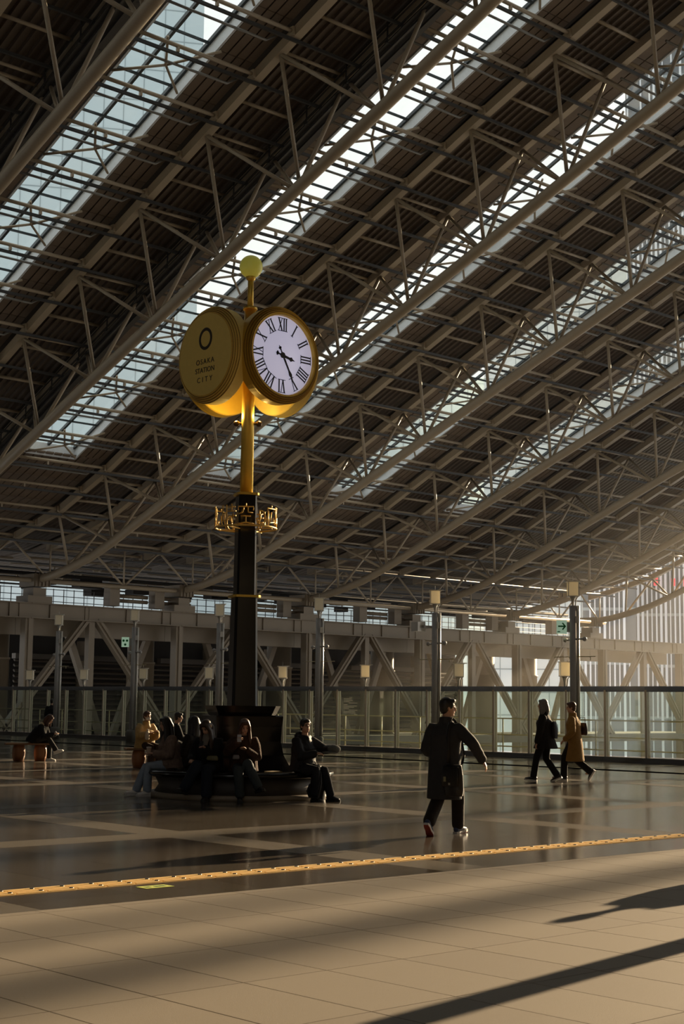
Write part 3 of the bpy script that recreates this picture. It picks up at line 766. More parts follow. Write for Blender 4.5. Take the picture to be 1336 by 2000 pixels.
# ================================================================== CLOCK TOWER
C0 = Vector((16.87, 20.72, 0))
clk = empty('clock_tower', C0); tag(clk, 'tall black and gold pillar clock with four round drums and a yellow globe on top', 'clock')
VDIR = math.atan2(-0.773, -0.634)       # towards the viewpoint
def sq_col(z0, z1, w0, w1, m, name, ang):
    p = MB(); bev = 0.10
    for z, w in ((z0, w0), (z1, w1)):
        h = w / 2; q = h * (1 - bev * 2)
        for (x, y) in ((h, -q), (h, q), (q, h), (-q, h), (-h, q), (-h, -q), (-q, -h), (q, -h)):
            v = Matrix.Rotation(ang, 3, 'Z') @ Vector((x, y, z)); p.v.append(tuple(v))
    p.f = [tuple(reversed(range(8))), tuple(range(8, 16))] + [(k, (k + 1) % 8, 8 + (k + 1) % 8, 8 + k) for k in range(8)]
    p.sm = [False] * len(p.f)
    return p.build(name, m, clk)
ANG = VDIR + math.radians(14)
sq_col(1.55, 3.46, 0.46, 0.40, BLACK, 'lower_column', ANG)
sq_col(3.50, 5.30, 0.345, 0.325, BLACK, 'upper_column', ANG)
sq_col(1.36, 1.56, 0.98, 1.16, BLACK, 'cornice', ANG)
sq_col(1.18, 1.38, 0.50, 0.56, BLACK, 'neck', ANG)
for z, w in ((3.48, 0.50), (5.31, 0.40)): sq_col(z - 0.02, z + 0.02, w, w, GOLD, 'gold_collar', ANG)
MB().tube([(0, 0, 5.30), (0, 0, 8.75)], [0.118, 0.105], 20).build('gold_pole', GOLD, clk)
b = MB(); b.tube([(0, 0, 8.72), (0, 0, 9.32)], 0.055, 16); b.lathe([(0.13, 8.70), (0.13, 8.75), (0.05, 8.77)], 20); b.lathe([(0.05, 9.24), (0.085, 9.28), (0.095, 9.32)], 16); b.build('finial', GOLD, clk)
MB().ell((0, 0, 9.51), (0.212, 0.212, 0.212), 28, 18).build('globe', mat('globe_yellow', (0.62, 0.58, 0.10), 0.35, var=0.1, scale=4, emit=(0.62, 0.58, 0.09, 0.14)), clk)
ZD = 7.71
GROOVE_SHADE = mat('groove_shade', (0.22, 0.11, 0.015), 0.5, metal=0.3)  # dark gold for the shade painted into the drum rims
GOLDPL = mat('gold_plate', (0.85, 0.63, 0.17), 0.55, metal=0.0, var=0.05, scale=10)
NUM = mat('numeral_black', (0.01, 0.01, 0.012), 0.5)
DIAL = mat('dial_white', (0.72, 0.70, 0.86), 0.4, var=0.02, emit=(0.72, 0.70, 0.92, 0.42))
def frame_for(nrm):
    n = Vector(nrm); up = Vector((0, 0, 1)); rt = up.cross(n)
    Mx = Matrix.Identity(4)
    for i in range(3): Mx[i][0] = rt[i]; Mx[i][1] = up[i]; Mx[i][2] = n[i]
    return Mx
def part_on(mb_or_mesh, name, m, parent, Mx):
    me = mb_or_mesh.mesh(name, m) if isinstance(mb_or_mesh, MB) else mb_or_mesh
    if not isinstance(mb_or_mesh, MB): me.materials.clear(); me.materials.append(m)
    o = link(name, me, parent); o.matrix_local = Mx
    return o
def numeral(txt):
    W_ = {'I': 0.034, 'V': 0.10, 'X': 0.10}; gap = 0.018; tot = sum(W_[c] for c in txt) + gap * (len(txt) - 1)
    x = -tot / 2; p = MB(); h = 0.115; E = 0.006
    for c in txt:
        w = W_[c]; cx = x + w / 2
        if c == 'I': p.box((cx, 0, 0), (0.024, 2 * h, E))
        if c == 'V': p.bar((cx - 0.04, h, 0), (cx, -h, 0), 0.026, E, (0, 0, 1)); p.bar((cx + 0.04, h, 0), (cx, -h, 0), 0.011, E, (0, 0, 1))
        if c == 'X': p.bar((cx - 0.04, h, 0), (cx + 0.04, -h, 0), 0.026, E, (0, 0, 1)); p.bar((cx + 0.04, h, 0), (cx - 0.04, -h, 0), 0.011, E, (0, 0, 1))
        x += w + gap
    p.box((0, h, 0), (tot + 0.02, 0.010, E)); p.box((0, -h, 0), (tot + 0.02, 0.010, E))
    return p
ROM = ['XII', 'I', 'II', 'III', 'IIII', 'V', 'VI', 'VII', 'VIII', 'IX', 'X', 'XI']
def hand(length, tail, w, ang):
    p = MB(); E = 0.008
    pts = [(0, -tail), (0.5 * w, -tail * 0.7), (0.22 * w, -tail * 0.45), (0.5 * w, 0), (0.42 * w, length * 0.55), (0.85 * w, length * 0.70), (0.35 * w, length * 0.80), (0, length)]
    poly = pts + [(-x, y) for x, y in reversed(pts[1:-1])]
    p.prism(poly, 0, E); p.box((0, -tail * 0.75, E / 2), (w * 1.5, w * 0.7, E)); p.lathe([(0.05, 0), (0.05, 0.012)], 16)
    return p, Matrix.Rotation(-math.radians(ang), 4, 'Z')
for nrm, kind in (((0, -1, 0), 'clock'), ((-1, 0, 0), 'logo'), ((0, 1, 0), 'clock'), ((1, 0, 0), 'logo')):
    Mx = Matrix.Translation((0, 0, ZD)) @ frame_for(nrm)
    dr = MB()
    prof = [(0.0, 0.66), (0.845, 0.66), (0.862, 0.68), (0.868, 0.86)]
    rim = [(0.872, 0.87), (0.872, 0.900), (0.846, 0.885), (0.846, 0.935), (0.816, 0.915), (0.816, 0.965), (0.786, 0.945), (0.786, 0.990), (0.756, 0.970), (0.756, 0.995), (0.742, 0.985)]
    inner = [(0.715, 0.985), (0.712, 0.90), (0.0, 0.90)] if kind == 'clock' else [(0.735, 0.975), (0.735, 1.0), (0.0, 1.0)]
    dr.lathe(prof + rim + inner, 72, smooth=False)
    d = part_on(dr, 'clock_drum' if kind == 'clock' else 'logo_drum', GOLDMAT if kind == 'clock' else GOLDPL, clk, Mx)
    MB().bar(Vector(nrm) * 0.08 + Vector((0, 0, ZD)), Vector(nrm) * 0.68 + Vector((0, 0, ZD)), 0.16, 0.16).build('drum_arm', GOLD, clk)
    for q, (rr_, dd) in enumerate(((0.858, 0.893), (0.831, 0.926), (0.801, 0.956), (0.771, 0.982))):  # thin dark rings stand in for shade between the rim steps
        rt_ = MB(); rt_.tube([(rr_ * math.cos(2 * PI * k / 64), rr_ * math.sin(2 * PI * k / 64), dd) for k in range(65)], 0.0075, 6, False)
        part_on(rt_, 'rim_shade', GROOVE_SHADE, d, Matrix.Identity(4))
    if kind == 'clock':
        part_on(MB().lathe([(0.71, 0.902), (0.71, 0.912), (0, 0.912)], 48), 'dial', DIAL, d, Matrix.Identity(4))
        for k, tx in enumerate(ROM):
            a = -2 * PI * k / 12
            part_on(numeral(tx), 'numeral', NUM, d, Matrix.Translation((0, 0, 0.918)) @ Matrix.Rotation(a, 4, 'Z') @ Matrix.Translation((0, 0.555, 0)))
        for (ln_, tl, w, an, nm, zz) in ((0.30, 0.16, 0.05, 103, 'hour_hand', 0.925), (0.54, 0.19, 0.04, 151, 'minute_hand', 0.937)):
            p, Rm_ = hand(ln_, tl, w, an); part_on(p, nm, NUM, d, Matrix.Translation((0, 0, zz)) @ Rm_)
    else:
        rg = MB(); vs = []; n = 40
        for z in (1.0, 1.006):
            for r in (0.20, 0.145):
                for k in range(n): vs.append((r * 0.93 * math.cos(2 * PI * k / n), 0.28 + r * math.sin(2 * PI * k / n), z))
        fs = [(2 * n + k, 2 * n + (k + 1) % n, 3 * n + (k + 1) % n, 3 * n + k) for k in range(n)] + [(k, (k + 1) % n, 2 * n + (k + 1) % n, 2 * n + k) for k in range(n)] + [(n + (k + 1) % n, n + k, 3 * n + k, 3 * n + (k + 1) % n) for k in range(n)]
        rg.add(vs, fs); INK = mat('logo_ink', (0.045, 0.035, 0.025), 0.6)
        part_on(rg, 'ring_logo', INK, d, Matrix.Identity(4))
        for tx, yy, sp in (('OSAKA', -0.13, 1.32), ('STATION', -0.285, 1.0), ('CITY', -0.455, 1.75)):
            me = text_mesh(tx, 0.132, 0.003, 'lettering', sp); part_on(me, 'lettering', INK, d, Matrix.Translation((0, yy, 1.002)))
# uplights on the pole below the drums
for sgn in (-1, 1):
    p = RV * (0.20 * sgn); b = MB()
    b.tube([RV * (0.09 * sgn) + Vector((0, 0, 6.60)), p + Vector((0, 0, 6.60))], 0.025, 8); b.ell(p + Vector((0, 0, 6.60)), (0.06, 0.06, 0.055)); b.build('uplight', mat('uplight_bronze', (0.10, 0.06, 0.03), 0.4, metal=0.6), clk)
    ld = bpy.data.lights.new('uplight_lamp', 'POINT'); ld.energy = 26 if sgn < 0 else 9; ld.color = (1, 0.72, 0.25); ld.shadow_soft_size = 0.04
    lo = bpy.data.objects.new('uplight_lamp', ld); COL.objects.link(lo); lo.parent = clk; lo.location = p * 1.15 + Vector((0, 0, 6.73))
# gold lettered hoop
HR = 0.545; HZ = 4.70
hoop = MB()
GOLDB = mat('gold_lettering', (0.80, 0.52, 0.14), 0.38, metal=0.6, var=0.08)
hoop.tube([(HR * math.cos(2 * PI * k / 48), HR * math.sin(2 * PI * k / 48), HZ) for k in range(49)], 0.018, 8, False)
hoop.build('hoop', GOLDB, clk)
sp_ = MB()
for k in range(4): sp_.bar((0, 0, HZ - 0.02), (HR * math.cos(ANG + PI / 4 + PI / 2 * k), HR * math.sin(ANG + PI / 4 + PI / 2 * k), HZ - 0.02), 0.03, 0.02)
sp_.build('hoop_arm', GOLDB, clk)
arc = [(0.52 + 0.42 * math.cos(t), 0.36 + 0.34 * math.sin(t)) for t in [2.0 - 0.28 * k for k in range(19)]]
GLY = {
 'ji': [[(0.05, .2), (0.05, .95), (.36, .95), (.36, .2), (.05, .2)], [(.05, .58), (.36, .58)], [(.5, .84), (.95, .84)], [(.72, .99), (.72, .64)], [(.45, .64), (1, .64)], [(.45, .42), (1, .42)], [(.8, .55), (.8, .06), (.68, .09)], [(.55, .3), (.63, .18)]],
 'kuu': [[(.5, 1.0), (.5, .86)], [(.05, .68), (.05, .86), (.95, .86), (.95, .68)], [(.38, .82), (.32, .6), (.1, .5)], [(.62, .82), (.64, .58), (.92, .56)], [(.2, .4), (.8, .4)], [(.5, .4), (.5, .06)], [(0, .04), (.5, .10), (1, .04)]],
 'no': [[(.55, .70), (.45, .3), (.3, .06)], arc],
 'hiro': [[(.5, 1.0), (.5, .86)], [(.97, .86), (.15, .86), (.15, .4), (.02, .04)], [(.5, .68), (.36, .16), (.86, .22)], [(.7, .42), (.92, .1)]],
 'ba': [[(.02, .72), (.38, .72)], [(.2, .97), (.2, .2)], [(0, .12), (.4, .28)], [(.5, .6), (.5, .96), (.9, .96), (.9, .6), (.5, .6)], [(.5, .78), (.9, .78)], [(.42, .5), (1, .5)], [(.6, .5), (.45, .25)], [(.56, .38), (.95, .38), (.9, .05), (.78, .08)], [(.68, .38), (.5, .08)], [(.82, .38), (.65, .05)]]}
for rep in (0, PI):
    for key, deg in (('ji', -34), ('kuu', 0), ('no', 29), ('hiro', 56), ('ba', 84)):
        g = MB(); a0 = VDIR + rep + math.radians(deg); wd = 0.30 if key != 'no' else 0.22
        for stv in GLY[key]:
            P = []
            for i, (u, v) in enumerate(stv):
                th = a0 + (u - 0.5) * wd / HR
                P.append(Vector(((HR) * math.cos(th), HR * math.sin(th), HZ + 0.01 + v * 0.37)))
            g.tube(P, 0.0118, 6)
        g.build('hoop_glyph', GOLDB, clk)

# ------------------------------------------------------------------ round bench with backrest
rb = empty('round_bench', C0); tag(rb, 'dark round bench with curved backrest encircling the foot of the clock', 'bench')
oc = dict(n=4, smooth=False, rot=ANG + PI / 4)
MB().lathe([(0.90, 0.40), (1.06, 0.42), (0.86, 0.72), (0.80, 0.95), (0.815, 1.2), (0.84, 1.38), (0.80, 1.40), (0.0, 1.40)], **oc).build('backrest', BLACK, rb)
MB().lathe([(0.82, 0.36), (1.60, 0.36), (1.64, 0.40), (1.62, 0.45), (1.55, 0.455), (0.90, 0.44)], 48).build('seat', BLACK, rb)
MB().lathe([(1.50, 0.08), (1.42, 0.2), (1.50, 0.36), (0.85, 0.36)], 48).build('apron', mat('bench_apron', (0.05, 0.04, 0.032), 0.5), rb)
MB().lathe([(1.58, 0.0), (1.58, 0.085), (1.2, 0.09)], 48).build('plinth', mat('plinth_stone', (0.30, 0.24, 0.17), 0.5), rb)
bk = MB(); bk.box((0, 0, 0.012), (0.26, 0.19, 0.024)); bo = bk.build('book', mat('book_cover', (0.30, 0.24, 0.15), 0.6), None, C0 + RV * 0.62 - FV * 1.15 + Vector((0, 0, 0.457))); bo.rotation_euler = (0, 0, 0.3); tag(bo, 'closed booklet lying on the round bench beside the man in glasses', 'book')
MB().box((0.005, 0, 0.012), (0.252, 0.182, 0.014)).build('pages', mat('paper', (0.6, 0.56, 0.46), 0.7), bo)

# ------------------------------------------------------------------ barrel stool benches
def stool_bench(loc, rz, label, length=1.3):
    r = empty('wooden_bench', loc, rz); tag(r, label, 'bench', 'wooden barrel leg benches')
    b = MB(); b.box((0, 0, 0.455), (length, 0.36, 0.045)); b.build('plank', WOOD2, r)
    for sx in (-0.285, 0.285): MB().lathe([(0.135, 0), (0.165, 0.12), (0.172, 0.22), (0.165, 0.32), (0.140, 0.43)], 20, (sx, 0, 0)).build('barrel_leg', WOOD, r)
    return r
brz = math.atan2(-0.22, 0.5)
stool_bench(Vector((21.62, 35.50, 0)), brz, 'wooden plank bench on two barrel legs under the stooping person at far left')
stool_bench(Vector((22.15, 30.75, 0)), brz, 'wooden plank bench on barrel legs under the masked person', 1.25)

# ================================================================== PEOPLE
def remesh(mb, voxel, smooth=3, m=None, name='body'):
    me = mb.mesh('tmp'); o = bpy.data.objects.new('tmp', me); COL.objects.link(o)
    r = o.modifiers.new('r', 'REMESH'); r.mode = 'VOXEL'; r.voxel_size = voxel; r.use_smooth_shade = True
    if smooth:
        k = o.modifiers.new('s', 'SMOOTH'); k.factor = 0.5; k.iterations = smooth
    bpy.context.view_layer.update()
    out = bpy.data.meshes.new_from_object(o.evaluated_get(bpy.context.evaluated_depsgraph_get()))
    bpy.data.objects.remove(o); bpy.data.meshes.remove(me); out.name = name
    out.materials.clear()
    if m: out.materials.append(m)
    return out
def ik(a, c, l1, l2, pole):
    a, c = Vector(a), Vector(c); d = c - a; L_ = d.length; mx = (l1 + l2) * 0.999
    if L_ > mx: c = a + d * (mx / L_); d = c - a; L_ = mx
    x = (l1 * l1 - l2 * l2 + L_ * L_) / (2 * L_); h = math.sqrt(max(0, l1 * l1 - x * x))
    t = d.normalized(); p = Vector(pole); p = p - t * p.dot(t)
    if p.length < 1e-4: p = Vector((0, 0, 1))
    return a + t * x + p.normalized() * h, c
def cloth(name, col, rough=0.85, bump=0.35, bscale=28, var=0.25):
    return mat('cloth_' + name, col, rough, var=var, scale=14, bump=bump, bscale=bscale, spec=0.25)
SKIN = mat('skin', (0.52, 0.30, 0.20), 0.5, var=0.06)
HAIRB = mat('hair_black', (0.010, 0.008, 0.007), 0.42, var=0.4, scale=60, bump=0.16, bscale=120, stretch=(1, 1, 0.1))
HAIRBR = mat('hair_brown', (0.07, 0.026, 0.012), 0.42, var=0.4, scale=60, bump=0.16, bscale=120, stretch=(1, 1, 0.1))
HAIRG = mat('hair_grey', (0.17, 0.16, 0.15), 0.5, var=0.4, scale=60, bump=0.16, bscale=120, stretch=(1, 1, 0.1))
EYE = mat('eye_dark', (0.02, 0.015, 0.012), 0.3); LIP = mat('lip', (0.36, 0.13, 0.10), 0.5)
MASKW = mat('mask_white', (0.75, 0.74, 0.72), 0.8); GLS = mat('spectacle_frame', (0.02, 0.02, 0.02), 0.3)
LEATHER = mat('black_leather', (0.012, 0.011, 0.011), 0.38, bump=0.2, bscale=50)
SOLEW = mat('sole_white', (0.62, 0.60, 0.57), 0.6); SOLEB = mat('sole_black', (0.02, 0.02, 0.02), 0.7)

def person(loc, heading, label, pelvis=(0, 0, 0.95), lean=4, side=0, head=(0, 0), ank=((-0.1, 0, 0.09), (0.1, 0, 0.09)), foot=((0, 0), (0, 0)),
           wr=((-0.26, 0.05, 0.82), (0.26, 0.05, 0.82)), epole=((-0.5, -1, -0.2), (0.5, -1, -0.2)), kpole=((0, 1, 0.1), (0, 1, 0.1)),
           coat=None, coat_len=0.1, flare=1.0, bulk=1.0, trousers=None, wide=1.0, shoes=None, sole=None, hair='short', hairm=None, collar=0.0, hood=False,
           mask=False, specs=False, lap=False, skirt=None, voxel=0.0085, s=1.0, fingers_dir=(None, None), curl=(0.5, 0.5), group=None, quilt=False, outsole=None):
    hd = Vector((heading[0], heading[1], 0)).normalized(); rz = math.atan2(-hd.x, hd.y)
    P = Vector(pelvis); RL = Matrix.Rotation(-math.radians(lean), 3, 'X') @ Matrix.Rotation(math.radians(side), 3, 'Y')
    up = RL @ Vector((0, 0, 1)); N = P + up * 0.50; sh = [P + RL @ Vector((sx * 0.178, -0.01, 0.415)) for sx in (-1, 1)]
    hips = [P + Vector((sx * 0.095, 0, -0.03)) for sx in (-1, 1)]
    kn = []; an = []
    for i in (0, 1):
        k, a = ik(hips[i], ank[i], 0.43, 0.42, kpole[i]); kn.append(k); an.append(a)
    el = []; wrs = []
    for i in (0, 1):
        e, w_ = ik(sh[i], wr[i], 0.285, 0.255, epole[i]); el.append(e); wrs.append(w_)
    HR_ = Matrix.Rotation(math.radians(head[1]), 3, 'Z') @ Matrix.Rotation(-math.radians(head[0]), 3, 'X')
    hup = (up + Vector((0, 0, 1.2))).normalized()
    HC = N + hup * 0.075 + HR_ @ Vector((0, 0.02, 0.105))
    T = lambda v: HC + HR_ @ Vector(v)
    # ---- body: one continuous skin
    b = MB()
    b.loft([P + RL @ Vector((0, 0, -0.08)), P + RL @ Vector((0, 0, 0.05)), P + RL @ Vector((0, 0, 0.18)), P + RL @ Vector((0, 0, 0.34)), P + RL @ Vector((0, 0, 0.44)), N], [(0.15, 0.10), (0.15, 0.105), (0.125, 0.09), (0.155, 0.105), (0.15, 0.085), (0.06, 0.06)])
    b.loft([N - up * 0.03, N + hup * 0.07, T((0, -0.01, -0.04))], [(0.056, 0.058), (0.052, 0.055), (0.05, 0.055)])
    b.ell(T((0, -0.008, 0.03)), (0.074, 0.092, 0.094), 20, 14, HR_); b.ell(T((0, 0.022, -0.045)), (0.058, 0.066, 0.072), 18, 12, HR_); b.ell(T((0, 0.055, -0.088)), (0.032, 0.03, 0.024), 12, 8, HR_)
    b.loft([T((0, 0.083, 0.02)), T((0, 0.102, -0.022)), T((0, 0.088, -0.034))], [(0.009, 0.009), (0.014, 0.013), (0.016, 0.010)])
    for sx in (-1, 1): b.ell(T((sx * 0.075, -0.008, -0.008)), (0.011, 0.019, 0.031), 10, 8, HR_)
    for i in (0, 1):
        sx = (-1, 1)[i]
        b.loft([P + RL @ Vector((sx * 0.09, -0.005, 0.42)), sh[i], sh[i].lerp(el[i], 0.5), el[i], el[i].lerp(wrs[i], 0.45), wrs[i]], [(0.06, 0.06), (0.058, 0.056), (0.047, 0.047), (0.038, 0.038), (0.038, 0.036), (0.025, 0.024)], (0, 1, 0.2), 12)
        b.loft([hips[i], hips[i].lerp(kn[i], 0.5), kn[i], kn[i].lerp(an[i], 0.35), an[i]], [(0.092, 0.092), (0.075, 0.075), (0.055, 0.055), (0.052, 0.055), (0.036, 0.036)], (1, 0, 0), 12)
        # hand
        fd = fingers_dir[i]; d = Vector(fd).normalized() if fd else (wrs[i] - el[i]).normalized()
        lat = d.cross(Vector((0, 0, 1)))
        if lat.length < 0.2: lat = Vector((0, 1, 0)) - d * d.y
        lat.normalize(); nrm = lat.cross(d).normalized()
        if nrm.z > 0: nrm = -nrm
        k0 = wrs[i] + d * 0.09
        b.loft([wrs[i], wrs[i] + d * 0.05, k0], [(0.026, 0.019), (0.040, 0.017), (0.040, 0.014)], lat, 12)
        for q, (off, ln_) in enumerate(((-0.032, 0.068), (-0.0105, 0.080), (0.0105, 0.076), (0.032, 0.060))):
            c = curl[i]; p0 = k0 - d * 0.008 + lat * off; d1 = (d + nrm * (0.5 * c) + lat * (off * 3)).normalized(); p1 = p0 + d1 * ln_ * 0.5
            d2 = (d + nrm * (2.2 * c) + lat * (off * 2)).normalized(); p2 = p1 + d2 * ln_ * 0.45
            b.loft([p0, p1, p2], [(0.0092, 0.0092), (0.0085, 0.0085), (0.0068, 0.0068)], lat, 8)
        ins = lat if (lat.dot(Vector((-sx, 0, 0))) > 0) else -lat
        t0 = wrs[i] + d * 0.028 + ins * 0.025; t1 = t0 + (d * 0.7 + ins * 0.8 + nrm * 0.3).normalized() * 0.04; t2 = t1 + (d + ins * 0.15 + nrm * 0.5).normalized() * 0.034
        b.loft([t0, t1, t2], [(0.013, 0.013), (0.011, 0.011), (0.008, 0.008)], d, 8)
        # foot
        fy = Matrix.Rotation(math.radians(foot[i][0]), 3, 'Z'); b.loft([an[i], an[i] + fy @ Vector((0, 0.05, -0.04)), an[i] + fy @ Vector((0, 0.10, -0.05))], [(0.034, 0.034), (0.034, 0.03), (0.03, 0.02)], (1, 0, 0), 10)
    body = link('person', remesh(b, voxel, 2, SKIN, 'person'), None, loc, rz); body.scale = (s, s, s); tag(body, label, 'person', group)
    # ---- face
    for sx in (-1, 1):
        MB().ell(T((sx * 0.030, 0.076, 0.008)), (0.014, 0.010, 0.007), 10, 8, HR_).build('eye', EYE, body)
        br = MB(); br.tube([T((sx * 0.014, 0.083, 0.030)), T((sx * 0.032, 0.081, 0.034)), T((sx * 0.050, 0.068, 0.028))], 0.0045, 6); br.build('eyebrow', hairm or HAIRB, body)
    MB().ell(T((0, 0.082, -0.058)), (0.024, 0.010, 0.007), 12, 8, HR_).build('mouth', LIP, body)
    if mask:
        mk = MB(); mk.ell(T((0, 0.040, -0.052)), (0.064, 0.066, 0.050), 18, 12, HR_); mk.loft([T((-0.078, -0.01, -0.01)), T((-0.06, 0.05, -0.035))], [(0.004, 0.004)] * 2); mk.loft([T((0.078, -0.01, -0.01)), T((0.06, 0.05, -0.035))], [(0.004, 0.004)] * 2); mk.build('face_mask', MASKW, body)
    if specs:
        g = MB()
        for sx in (-1, 1):
            g.tube([T((sx * 0.034 + 0.024 * math.cos(a), 0.098, 0.006 + 0.018 * math.sin(a))) for a in [2 * PI * k / 14 for k in range(15)]], 0.0026, 6, False)
            g.tube([T((sx * 0.058, 0.096, 0.010)), T((sx * 0.078, 0.0, 0.010))], 0.0026, 6)
        g.tube([T((-0.010, 0.099, 0.008)), T((0.010, 0.099, 0.008))], 0.0026, 6); g.build('spectacles', GLS, body)
    # ---- hair
    h = MB(); hm = hairm or HAIRB
    h.ell(T((0, -0.022, 0.045)), (0.087, 0.098, 0.096), 20, 14, HR_); h.ell(T((0, -0.05, -0.005)), (0.078, 0.06, 0.085), 16, 12, HR_)
    h.ell(T((0.01, 0.052, 0.088)), (0.066, 0.042, 0.034), 14, 10, HR_)
    for sx in (-1, 1): h.ell(T((sx * 0.070, 0.012, 0.035)), (0.02, 0.045, 0.05), 12, 8, HR_)
    if hair in ('long', 'bob'):
        dn = 0.34 if hair == 'long' else 0.14
        h.loft([T((0, -0.05, 0.07)), T((0, -0.085, -0.03)), T((0, -0.09, -0.05)) + Vector((0, -0.01, -dn * 0.5)), T((0, -0.085, -0.05)) + Vector((0, -0.01, -dn))], [(0.078, 0.055), (0.095, 0.055), (0.112, 0.05), (0.088, 0.028)], HR_ @ Vector((1, 0, 0)), 16)
        for sx in (-1, 1):
            h.loft([T((sx * 0.035, 0.045, 0.095)), T((sx * 0.074, 0.040, 0.03)), T((sx * 0.082, 0.018, -0.05)), T((sx * 0.094, 0.0, -0.06)) + Vector((0, 0.01, -dn * 0.5)), T((sx * 0.10, 0.0, -0.06)) + Vector((0, 0.03, -dn * 0.95))], [(0.030, 0.030), (0.022, 0.045), (0.026, 0.058), (0.036, 0.062), (0.022, 0.034)], HR_ @ Vector((1, 0, 0)), 12)
    link('hair', remesh(h, 0.010, 5, hm, 'hair'), body)
    # ---- trousers
    t = MB(); t.ell(P + Vector((0, -0.005, -0.03)), (0.165, 0.125, 0.13))
    for i in (0, 1):
        k = kn[i]; a = an[i] + (an[i] - kn[i]).normalized() * (-0.015)
        t.loft([hips[i] + Vector((0, 0, 0.02)), hips[i].lerp(k, 0.5), k, k.lerp(a, 0.3), k.lerp(a, 0.7), a], [(0.105, 0.108), (0.092, 0.092), (0.075 * wide, 0.077 * wide), (0.073 * wide, 0.075 * wide), (0.069 * wide, 0.075 * wide), (0.068 * wide, 0.078 * wide)], (1, 0, 0), 14)
    if skirt: t.loft([P + Vector((0, 0, 0.06)), P + Vector((0, 0.02, -0.2)), P + Vector((0, 0.02, -skirt))], [(0.16, 0.12), (0.21, 0.17), (0.24, 0.20)])
    link('trousers', remesh(t, 0.013, 3, trousers or cloth('black', (0.012, 0.011, 0.011)), 'trousers'), body)
    # ---- shoes
    for i in (0, 1):
        yw, pt = foot[i]; fm = Matrix.Rotation(math.radians(yw), 3, 'Z') @ Matrix.Rotation(math.radians(pt), 3, 'X')
        S_ = lambda x, y, z: an[i] + fm @ Vector((x, y, z - 0.09))
        u = MB(); u.loft([S_(0, -0.055, 0.055), S_(0, -0.01, 0.07), S_(0, 0.06, 0.055), S_(0, 0.12, 0.042), S_(0, 0.165, 0.036)], [(0.036, 0.042), (0.042, 0.05), (0.045, 0.036), (0.045, 0.027), (0.036, 0.02)], fm @ Vector((1, 0, 0)), 12)
        so = u.build('shoe', shoes or LEATHER, body)
        sl = MB(); out = [(-0.03, -0.085), (-0.04, -0.03), (-0.038, 0.05), (-0.05, 0.12), (-0.035, 0.185), (0, 0.20), (0.035, 0.185), (0.05, 0.12), (0.038, 0.05), (0.04, -0.03), (0.03, -0.085)]
        n = len(out); vs = [S_(x, y, 0.0) for x, y in out] + [S_(x, y, 0.03) for x, y in out]
        sl.add(vs, [tuple(range(n)), tuple(reversed(range(n, 2 * n)))] + [(k, (k + 1) % n, n + (k + 1) % n, n + k) for k in range(n)]); sl.build('sole', sole or SOLEB, so)
        if outsole:
            ol = MB(); vs = [S_(x * 0.96, y * 0.98, -0.006) for x, y in out] + [S_(x * 0.96, y * 0.98, 0.001) for x, y in out]
            ol.add(vs, [tuple(range(n)), tuple(reversed(range(n, 2 * n)))] + [(k, (k + 1) % n, n + (k + 1) % n, n + k) for k in range(n)]); ol.build('outsole', outsole, so)
        lc = MB()
        for q in range(3): lc.tube([S_(-0.022, 0.035 + 0.025 * q, 0.090 - 0.012 * q), S_(0.022, 0.04 + 0.025 * q, 0.090 - 0.012 * q)], 0.004, 5)
        lc.build('laces', SOLEW if sole else SOLEB, so)
    # ---- coat
    c = MB(); g = bulk
    secs = [(0.505, 0.075, 0.08), (0.475, 0.115, 0.095), (0.435, 0.165, 0.115), (0.385, 0.198, 0.13), (0.32, 0.205 * g, 0.15 * g), (0.18, 0.195 * g, 0.145 * g), (0.04, 0.20 * g, 0.15 * g)]
    pts = [P + RL @ Vector((0, 0, z)) for z, _, _ in secs]; rad = [(a, bb) for _, a, bb in secs]
    if coat_len > 0.02:
        m = max(2, int(coat_len / 0.12))
        for q in range(1, m + 1):
            f = q / m; pts.append(P + Vector((0, -0.01, -coat_len * f + 0.0))); rad.append((0.20 * g + (flare - 1) * 0.22 * f + 0.02 * f, 0.15 * g + (flare - 1) * 0.20 * f + 0.03 * f))
    pts.insert(0, pts[0] + up * 0.03); rad.insert(0, (0.05, 0.05)); c.loft(pts, rad, (1, 0, 0), 22, False)
    if lap:
        for i in (0, 1): c.loft([P + Vector(((-0.08, 0.08)[i], 0.0, 0.0)), hips[i].lerp(kn[i], 0.35) + Vector((0, 0, 0.02)), hips[i].lerp(kn[i], lap) + Vector((0, 0, 0.015))], [(0.14, 0.13), (0.125, 0.122), (0.105, 0.11)], (1, 0, 0), 14)
    for i in (0, 1):
        a = wrs[i] - (wrs[i] - el[i]).normalized() * 0.01
        pp = [P + RL @ Vector(((-0.09, 0.09)[i], -0.005, 0.405)), sh[i]]; rr = [(0.075, 0.075), (0.076 * g, 0.080 * g)]
        for q in range(1, 5): pp.append(sh[i].lerp(el[i], q / 4)); k = 1 + (0.06 if quilt and q % 2 else 0); rr.append(((0.078 - 0.010 * q / 4) * g * k, (0.080 - 0.010 * q / 4) * g * k))
        for q in range(1, 6): pp.append(el[i].lerp(a, q / 5)); k = 1 + (0.09 if quilt and q % 2 else 0); rr.append(((0.067 - 0.012 * q / 5) * g * k, (0.068 - 0.012 * q / 5) * g * k))
        c.loft(pp, rr, (0, 1, 0.2), 14)
    if collar: c.loft([N - up * 0.03, N + hup * (0.02 + collar)], [(0.098, 0.095), (0.088, 0.088)], (1, 0, 0), 16, False)
